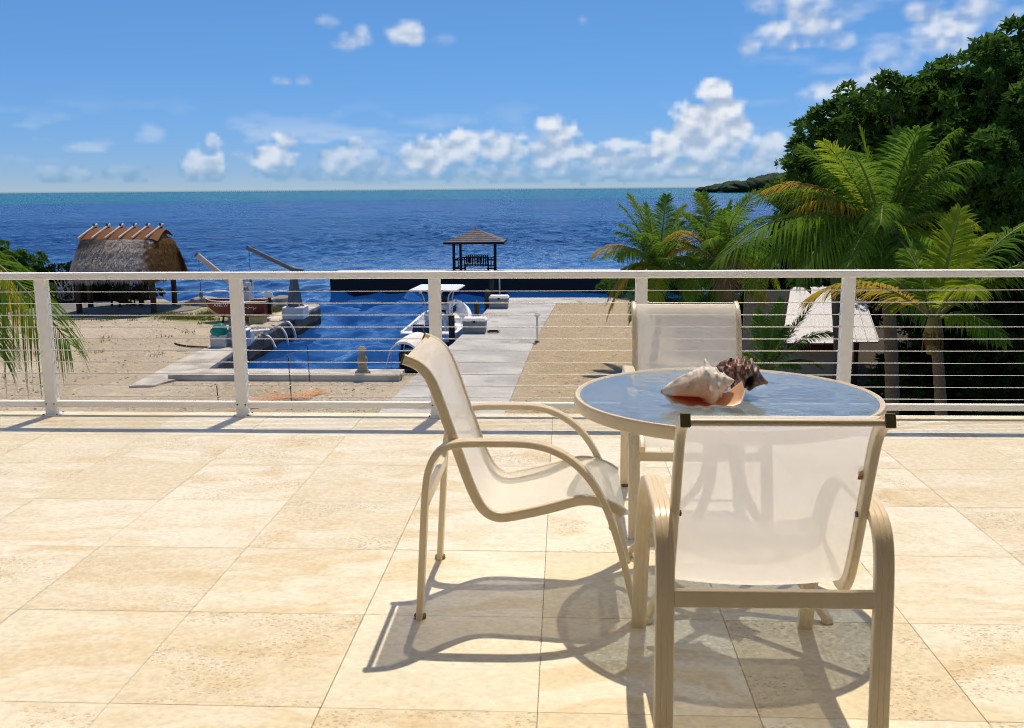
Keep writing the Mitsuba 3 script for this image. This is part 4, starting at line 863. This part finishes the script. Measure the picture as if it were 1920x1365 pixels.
part(sh, 'front_wall', box(5.2, 7.45, 25.9, 26.0, -4.1, -2.75), 'material_shed_wall')
part(sh, 'side_wall', box(7.40, 7.5, 26.002, 28.4, -4.1, -1.95), 'material_shed_wall')
part(sh, 'rear_wall', box(5.2, 8.3, 28.4, 28.5, -4.1, -1.5), 'material_shed_wall')
part(sh, 'gap_panel', hull([(7.17, 25.55, -2.70), (7.29, 25.55, -2.70), (7.78, 28.5, -1.53), (7.87, 28.5, -1.53), (7.17, 25.55, -2.75), (7.29, 25.55, -2.75), (7.78, 28.5, -1.6), (7.87, 28.5, -1.6)]), 'material_burgundy')
part(sh, 'corner_post', box(7.62, 7.72, 25.7, 25.8, -4.1, -2.62), 'material_dark_wood')

# ------------------------------------------------------------------ palms
def bez(a, b, lift, n=26):
    a, b = np.asarray(a, float), np.asarray(b, float); L = np.linalg.norm(b - a); m = a * .45 + b * .55; m = m + np.array([0, 0, lift * L * .75])
    t = np.linspace(0, 1, n)[:, None]
    return (1 - t) ** 2 * a + 2 * t * (1 - t) * m + t ** 2 * b
def frond_mesh(c, tip, lift, seed, leaf=1.0, n=66, width=.016, hang=.55):
    """Leaflets of a pinnate frond along the curve from the crown to the tip: (leaflets, rachis)."""
    g = np.random.default_rng(seed); L = np.linalg.norm(np.subtract(tip, c)); rp_ = bez(c, tip, lift, 30)
    t = np.gradient(rp_, axis=0); t /= np.linalg.norm(t, axis=1, keepdims=True)
    roll = g.uniform(-.5, .5)
    s = np.linspace(.14, .995, n); idx = s * 29; i0 = np.clip(idx.astype(int), 0, 28); fr = (idx - i0)[:, None]
    P0 = rp_[i0] * (1 - fr) + rp_[i0 + 1] * fr; D = t[i0] * (1 - fr) + t[i0 + 1] * fr; D /= np.linalg.norm(D, axis=1, keepdims=True)
    hz = np.cross(D, [0, 0, 1]); bad = np.linalg.norm(hz, axis=1) < .25
    hz[bad] = np.cross(D[bad], [math.cos(seed), math.sin(seed), 0]); hz /= np.linalg.norm(hz, axis=1, keepdims=True); up = np.cross(hz, D)
    V, F = [], []
    for sd in (-1, 1):
        side = (hz * math.cos(roll) + up * math.sin(roll)) * sd
        ll = L * .36 * leaf * (np.sin(np.pi * np.clip(s * .86 + .10, 0, 1)) ** .7) * g.uniform(.82, 1.1, n)
        ll = np.maximum(ll, .12 * L * leaf)
        fw = np.interp(s, [0, .6, 1], [.45, .75, 1.5]) + g.uniform(-.12, .12, n)
        d = side + D * fw[:, None] + up * g.uniform(.05, .35, n)[:, None]; d /= np.linalg.norm(d, axis=1, keepdims=True)
        wv_ = np.cross(d, up); wv_ /= np.linalg.norm(wv_, axis=1, keepdims=True)
        tw = g.uniform(-.5, .5, n)[:, None]; wv_ = wv_ * np.cos(tw) + up * np.sin(tw)
        hg = hang * g.uniform(.6, 1.3, n)
        pts = []
        for k, (q, w) in enumerate(((0, .5), (.33, 1.0), (.68, .75), (1.0, .0))):
            p = P0 + d * (ll * q)[:, None] * (1 - .25 * hang * q) + np.array([0, 0, -1.0]) * (hg * ll * q ** 1.9)[:, None]
            w_ = wv_ * (width * w * (.7 + .3 * L / 2.4))
            pts += [p - w_, p + w_] if w > 0 else [p]
        V.append(np.stack(pts, 1).reshape(-1, 3)); F.append((np.array([[0, 1, 3], [0, 3, 2], [2, 3, 5], [2, 5, 4], [4, 5, 6]])[None] + (np.arange(n) * 7)[:, None, None]).reshape(-1, 3))
    lf = cat(*zip(V, F))
    rc = tube(rp_, np.linspace(.030, .006, 30) * (.5 + .25 * L), 5, False)
    return lf, rc
GM = ['material_frond_green', 'material_frond_bright', 'material_frond_yellow', 'material_frond_dry']
def palm(label, crown, base, fronds, trunk_r=.10, extra=0, length=2.0, seed=1, kinds='', leaf=1.0, hang=.55, low=-.5, width=.016):
    k = thing('palm_tree', label, 'palm tree')
    g = np.random.default_rng(seed); c = np.array(crown, float)
    if base is not None:
        b = np.array(base, float); n = 60; t = np.linspace(0, 1, n)[:, None]
        path = b * (1 - t) + c * t + np.array([1, 0, 0]) * .10 * np.sin(np.pi * t)
        r = trunk_r * (1.15 - .35 * t[:, 0]) * (1 + .05 * np.sin(np.arange(n) * 2.1)) ; r[:3] *= 1.35
        part(k, 'trunk', tube(path, r, 12), 'material_palm_trunk', True)
        part(k, 'leaf_sheath', tube([c - [0, 0, .45], c - [0, 0, .2], c + [0, 0, .05]], [trunk_r * .8, trunk_r * 1.5, trunk_r * .9], 10), 'material_palm_sheath', True)
        for q in range(7):
            a = q * .9 + seed
            part(k, 'dead_sheath', grid(np.array([[c + [math.cos(a + e) * rr_, math.sin(a + e) * rr_, zz] for e in (-.35, .35)] for rr_, zz in ((trunk_r, -.06), (trunk_r * 1.5, -.18), (trunk_r * 1.6, -.32 - .06 * (q % 3)))])), 'material_fibre', True)
    fr = [(f, kinds[i] if i < len(kinds) else 'g') for i, f in enumerate(fronds)]
    for q in range(extra):
        a = q * 2.39996 + seed; el = g.uniform(low, 1.2); L = length * g.uniform(.75, 1.1)
        tip = c + L * np.array([math.cos(a) * math.cos(el), math.sin(a) * math.cos(el), math.sin(el)])
        fr.append(((*tip, .25 + .5 * (1.2 - el) / 1.8), 'd' if el < low + .12 and q % 2 else ('y' if g.random() < .05 else ('b' if g.random() < .2 else 'g'))))
    for i, ((x, y, z, lift), kd) in enumerate(fr):
        lf, rc = frond_mesh(c, (x, y, z), lift, seed * 100 + i, leaf, hang=hang * (.55 if lift < .3 else 1.0), width=width)
        fk = part(k, 'frond', lf, GM['gbyd'.index(kd)])
        part(fk, 'rachis', rc, 'material_rachis', True)
    return k
palm('young bushy palm with a yellowed drooping frond, nearest the dock', (2.87, 30.0, -1.01), (2.72, 30.0, -4.05),
     [(1.65, 30.0, .94, .25), (2.01, 30.6, 1.22, .25), (2.4, 29.6, .98, .15), (3.11, 30.4, 1.2, .2), (3.68, 30.8, .9, .3), (.86, 29.7, -.55, .6), (1.31, 29.2, -2.3, .8), (1.99, 28.6, -2.38, .8), (2.59, 28.4, -2.2, .8), (1.7, 30.6, -1.64, .8), (3.63, 28.8, -1.78, .8)],
     .11, 18, 2.0, 3, 'gbggbyygbgg', .85)
palm('young green palm with an arching yellow frond, second from the dock', (4.49, 29.0, -.78), (4.45, 29.0, -4.05),
     [(3.9, 29.5, 1.28, .35), (4.87, 29.3, 1.02, .15), (5.57, 29.2, 1.3, .25), (4.5, 28.4, .8, .15), (2.92, 28.3, .04, .6), (3.66, 29.5, .69, .4), (5.95, 29.0, -.4, .5), (5.49, 28.0, -1.69, .8), (3.51, 27.8, -1.97, .8), (4.37, 27.5, -2.09, .8), (6.41, 29.5, -1.54, .7)],
     .11, 18, 2.1, 5, 'bgbgybgbggb', .9)
palm('large palm with long arching fronds in front of the broad-leaved trees', (5.40, 17.0, .58), (5.78, 17.0, -4.05),
     [(3.27, 16.6, 1.25, .42), (4.02, 17.3, 2.11, .25), (4.27, 16.7, 2.14, .2), (4.98, 17.2, 2.4, .12), (5.77, 17.5, 2.39, .12), (6.0, 17.0, 2.29, .2), (6.7, 16.6, 1.8, .45), (2.48, 16.0, .25, .5), (2.96, 16.0, -.18, .55), (3.67, 15.7, .02, .5), (4.34, 15.4, .05, .5), (5.71, 15.6, .0, .5), (5.15, 15.3, -.42, .5), (5.5, 15.0, -.5, .5), (4.95, 15.6, -.15, .5), (7.14, 17.5, .77, .4), (3.75, 17.9, .59, .5), (6.95, 17.8, .01, .5)],
     .12, 16, 2.0, 7, 'ggbbgggggggggggbgg', .9, .6, .05)
palm('palm with a bright upright young frond and a slender brown trunk', (4.86, 13.0, -.31), (5.12, 13.0, -4.05),
     [(5.09, 13.0, 1.13, .08), (5.85, 12.4, .31, .5), (6.31, 13.3, 1.0, .35), (3.16, 12.8, .0, .5), (5.44, 12.2, -.47, .5), (4.65, 13.6, .57, .25), (5.7, 13.6, .78, .3), (4.05, 13.9, .18, .5), (6.6, 12.6, .45, .45)],
     .085, 3, 1.4, 11, 'bggyggbgg', 1.0, .5, .25)
palm('small stemless palm in front of the shed wall', (4.76, 23.0, -2.92), (4.76, 23.0, -4.05),
     [(5.7, 22.7, -1.25, .10), (6.13, 22.4, -1.87, .4), (5.15, 23.4, -1.18, .15), (4.22, 23.0, -1.77, .25), (3.85, 22.5, -2.32, .4), (4.0, 22.2, -3.01, .4), (5.35, 22.1, -2.62, .4), (6.12, 23.2, -2.82, .5), (4.64, 23.6, -1.46, .2)],
     .12, 1, 1.2, 13, 'ggggggggg', .62, .4, .1)
palm('palm at the left edge, only its hanging frond tips in view beside the railing', (-6.19, 9.0, 1.25), (-6.3, 9.0, -4.05),
     [(-4.66, 8.85, .02, .30), (-5.20, 8.6, -.05, .38), (-6.9, 10.4, 1.9, .3), (-7.8, 9.3, 1.2, .4), (-7.0, 7.4, .6, .4), (-5.6, 9.9, .05, .5)],
     .12, 0, 1.7, 17, 'gggggy', 1.1, .95, .2, .0095)

# ------------------------------------------------------------------ broad-leaved trees and shrubs
def leaf_cloud(lumps, density, size, seed, rosette=6, shell=.55):
    """Rosettes of pointed leaves spread through the lumps' volumes."""
    g = np.random.default_rng(seed); C, N = [], []
    for x, y, z, r in lumps:
        m = max(7, int(26 * min(r, 1.2)))                      # boughs: sub-clumps over the lump, each a shell of rosettes
        dd = g.normal(size=(m, 3)); dd /= np.linalg.norm(dd, axis=1, keepdims=True)
        for q in range(m):
            o = np.array([x, y, z]) + dd[q] * r * g.uniform(.40, 1.08) * [1, 1.1, .95]
            rs = r * g.uniform(.20, .40); n = max(4, int(density * rs ** 2 * 1.0))
            d = g.normal(size=(n, 3)) + [0, 0, .5] + dd[q] * .5; d /= np.linalg.norm(d, axis=1, keepdims=True)
            C.append(o + d * (rs * (.55 + .6 * g.random(n)))[:, None] * [1.15, 1.15, .8]); N.append(d)
    SZ = np.concatenate([np.full(len(c), g.uniform(.65, 1.3)) for c in C]); C, N = np.vstack(C), np.vstack(N); n = len(C)
    N = N + [0, 0, .55] + g.normal(size=(n, 3)) * .35; N /= np.linalg.norm(N, axis=1, keepdims=True)
    a = np.cross(N, g.normal(size=(n, 3))); a /= np.linalg.norm(a, axis=1, keepdims=True); b = np.cross(N, a)
    V = []
    for k in range(rosette):
        an = 2 * np.pi * k / rosette + g.uniform(-.4, .4, n); d = a * np.cos(an)[:, None] + b * np.sin(an)[:, None]
        tl = g.uniform(.15, .95, n)[:, None]; d = d + N * tl; d /= np.linalg.norm(d, axis=1, keepdims=True)
        s = np.cross(d, N); s /= np.linalg.norm(s, axis=1, keepdims=True); m = np.cross(s, d)
        L = (size * SZ * g.uniform(.7, 1.25, n))[:, None]; o = C + N * .01
        V.append(np.stack([o, o + d * L * .52 + s * L * .21 + m * L * .05, o + d * L, o + d * L * .52 - s * L * .21 + m * L * .05], 1))
    V = np.stack(V, 1).reshape(-1, 4, 3)
    F = np.array([[0, 1, 2], [0, 2, 3]])[None] + (np.arange(len(V)) * 4)[:, None, None]
    return V.reshape(-1, 3), F.reshape(-1, 3)
def tree(label, lumps, foot, density, size, seed, m='material_leaf_mangrove', name='broadleaf_tree', cat_='tree', r0=.22):
    k = thing(name, label, cat_)
    lum = np.array(lumps); c = lum[:, :3].mean(0); foot = np.array(foot, float)
    mid = foot * .45 + c * .55
    part(k, 'trunk', tube(smoothpath([foot, foot * .75 + mid * .25 + [.12, 0, 0], mid, c], 24, 3), np.linspace(r0, r0 * .35, 24), 9), 'material_bark', True)
    for q, (x, y, z, r) in enumerate(lumps):
        st = mid + (c - mid) * ((q % 4) / 4)
        part(k, 'limb', tube(smoothpath([st, st * .5 + np.array([x, y, z]) * .5 + [0, 0, -.15], (x, y, z)], 12, 1), np.linspace(r0 * .38, .02, 12), 6), 'material_bark', True)
    part(k, 'crown', leaf_cloud(lumps, density, size, seed), m)
    return k
A = [(5.54, 24, 1.88, .53), (5.82, 24, 2.49, .53), (6.29, 24, 2.98, .59), (6.77, 23.5, 3.0, .64), (6.36, 24, 1.68, .99), (7.18, 23.5, 2.03, 1.03), (5.87, 25, .98, .75), (6.5, 25, .12, 1.09), (7.17, 24, .55, 1.12), (7.17, 23, 2.73, .76)]
B = [(6.93, 22, 3.34, .48), (7.33, 22, 3.22, .54), (7.76, 22, 3.44, .6), (8.31, 22, 3.65, .6), (7.95, 22, 2.32, 1.08), (8.06, 23, .82, 1.26), (8.7, 21.5, 3.06, .82), (8.81, 21.5, 1.63, 1.18), (8.95, 24, -.5, .8)]
Cc = [(8.54, 21, 3.8, .52), (8.96, 21, 3.85, .57), (9.25, 20.5, 3.89, .67), (9.13, 20.5, 2.87, 1.01), (9.59, 20, 3.12, .99), (9.22, 20, 1.61, 1.2), (9.23, 22, .26, 1.32), (9.91, 21, .19, 1.26), (10.3, 20, 1.7, 1.3), (10.6, 20, 3.4, 1.1)]
tree('dark glossy broad-leaved tree at the left end of the tall trees, reaching towards the sea', A, (6.9, 24.6, -4.05), 330, .19, 21)
tree('dark glossy broad-leaved tree in the middle of the tall trees at the right', B, (8.1, 23.2, -4.05), 330, .19, 22)
tree('tallest broad-leaved tree, at the right edge of the photo', Cc, (9.5, 21.6, -4.05), 330, .18, 23)
U = [(8.75, 24.0, -1.6, .7), (8.20, 22, -1.39, .90), (8.72, 21, -1.38, .98), (9.24, 20, -1.13, .99), (7.75, 22, -2.75, .62), (8.02, 21.4, -2.53, .92), (8.6, 20.6, -2.34, .93), (9.07, 19.8, -2.15, .94), (7.7, 23, -3.45, .6), (9.73, 19, -1.62, 1.04), (7.64, 21.6, -3.47, .69), (8.35, 20.8, -3.29, .77), (8.95, 20, -3.1, .8), (9.9, 19.2, -3.0, 1.0), (9.0, 24, -3.0, 1.0), (9.4, 23, -2.6, 1.3), (9.5, 24.5, -1.2, 1.1), (10.4, 21.5, -2.2, 1.4)]
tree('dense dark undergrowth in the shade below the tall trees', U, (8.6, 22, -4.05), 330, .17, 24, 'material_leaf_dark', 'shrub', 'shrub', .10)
M_ = [(5.6, 31.5, -1.7, 1.0), (6.8, 31.5, -1.2, 1.2), (8.2, 31, -.8, 1.4), (6.2, 32, -2.9, 1.2), (7.5, 31.5, -2.6, 1.3), (4.6, 33, -3.0, .9), (9.4, 29, -1.0, 1.5), (5.4, 33, -3.4, .9)]
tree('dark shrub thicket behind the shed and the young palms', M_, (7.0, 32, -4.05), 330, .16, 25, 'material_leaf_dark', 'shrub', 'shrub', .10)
L1 = [(-28.13, 48, -2.15, .95), (-27.31, 48.5, -2.27, .75), (-28.8, 47, -2.28, 1.3), (-26.46, 47, -3.48, 1.16), (-26.83, 45, -3.78, 1.1), (-27.36, 44, -3.41, 1.3), (-29.6, 46, -2.0, 1.5)]
tree('rounded green shrub at the left edge of the photo, beyond the thatched hut', L1, (-27.6, 47, -4.2), 330, .16, 26, 'material_leaf_mangrove', 'shrub', 'shrub', .08)
L2 = [(-25.02, 48, -2.30, .50), (-25.97, 48, -2.75, .70), (-25.66, 48, -3.7, .95), (-24.5, 48.6, -3.5, 1.1), (-23.32, 49, -3.35, 1.1), (-22.3, 49.2, -3.5, .95), (-23.9, 48.4, -2.6, .8), (-22.9, 48.6, -2.7, .7), (-24.4, 47.9, -3.9, .8), (-21.6, 49.3, -3.75, .7)]
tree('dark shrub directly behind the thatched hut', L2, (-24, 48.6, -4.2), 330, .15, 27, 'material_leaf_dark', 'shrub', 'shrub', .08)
R1 = [(2.5, 49.6, -3.5, .60), (3.6, 49.4, -3.3, .8), (4.9, 49, -3.0, 1.0), (6.4, 48, -2.8, 1.2), (3.0, 52, -3.9, .6)]
tree('low shrub on the shore beyond the young palms', R1, (4.5, 49, -4.2), 330, .14, 28, 'material_leaf_mangrove', 'shrub', 'shrub', .07)
# bare branches of a dead shrub left of the hut
db = thing('dead_shrub', 'tangle of bare grey dead branches left of the thatched hut', 'shrub')
g = np.random.default_rng(31)
for q in range(16):
    a = np.array([-24.9 + g.uniform(-.5, .5), 47.2, -3.9]); e = a + [g.uniform(-.9, .9), g.uniform(-.4, .2), g.uniform(.9, 1.8)]
    part(db, 'branch', tube(smoothpath([a, (a + e) / 2 + g.uniform(-.2, .2, 3), e], 8, 1), np.linspace(.05, .012, 8), 5), 'material_pale_wood', True)

# ------------------------------------------------------------------ grass
def blades(spots, h, seed):
    g = np.random.default_rng(seed); P = np.array(spots); n = len(P)
    a = g.uniform(0, 6.28, n); d = np.stack([np.cos(a), np.sin(a), 0 * a], 1); L = g.uniform(.5, 1.2, n)[:, None] * h; ln = g.uniform(.1, .7, n)[:, None]
    s = np.stack([-d[:, 1], d[:, 0], 0 * a], 1) * .012
    V = np.stack([P - s, P + s, P + d * L * ln * .4 + [0, 0, 1] * L * .6 + s * .7, P + d * L * ln * .4 + [0, 0, 1] * L * .6 - s * .7, P + d * L * ln + [0, 0, .85] * L], 1)
    F = np.array([[0, 1, 2], [0, 2, 3], [3, 2, 4]])[None] + (np.arange(n) * 5)[:, None, None]
    return V.reshape(-1, 3), F.reshape(-1, 3)
g = np.random.default_rng(41); sp = []
for x0, x1, y0, y1, n, tuft in ((-18.6, -13.2, 40.5, 46.3, 330, 34), (-26, -13, 24, 42, 60, 16), (-13.6, -12.9, 43.5, 46.0, 60, 34), (-22, -18, 40.5, 42.5, 40, 20)):
    for _ in range(n):
        c = np.array([g.uniform(x0, x1), g.uniform(y0, y1), -4.0])
        if n < 100 or meshkit.fbm(np.array([c[0] * .7, c[1] * .7, 2.0]), 3, 5) > .47:
            sp += list(c + np.concatenate([g.normal(size=(tuft, 2)) * .16, np.zeros((tuft, 1))], 1))
struct('grass', blades(sp, .16, 42), 'material_grass', False, 'patchy yellow green grass growing on the sand', 'stuff', 'grass')

# ------------------------------------------------------------------ far island
g = np.random.default_rng(51); iv = []
for q in range(260):
    u = g.random(); x = 215 + 520 * u; y = 1400 + 420 * u + g.uniform(-20, 130)
    top = np.interp(u, [0, .05, .1, .22, .45, 1], [8, 13, 18, 27, 34, 38]) * g.uniform(.75, 1.05)
    iv.append(blob((x, y, -4.9 + top * .42), 1.0, 2, .35, 1.6, q, (g.uniform(10, 17), g.uniform(10, 17), top * .6)))
struct('island', prism(Polygon([(212, 1392), (735, 1810), (740, 1990), (300, 1640)]), -8, -4.2), 'material_rock')
struct('island_forest', cat(*iv), 'material_leaf_island', 40, 'low wooded island on the horizon', 'stuff', 'forest')
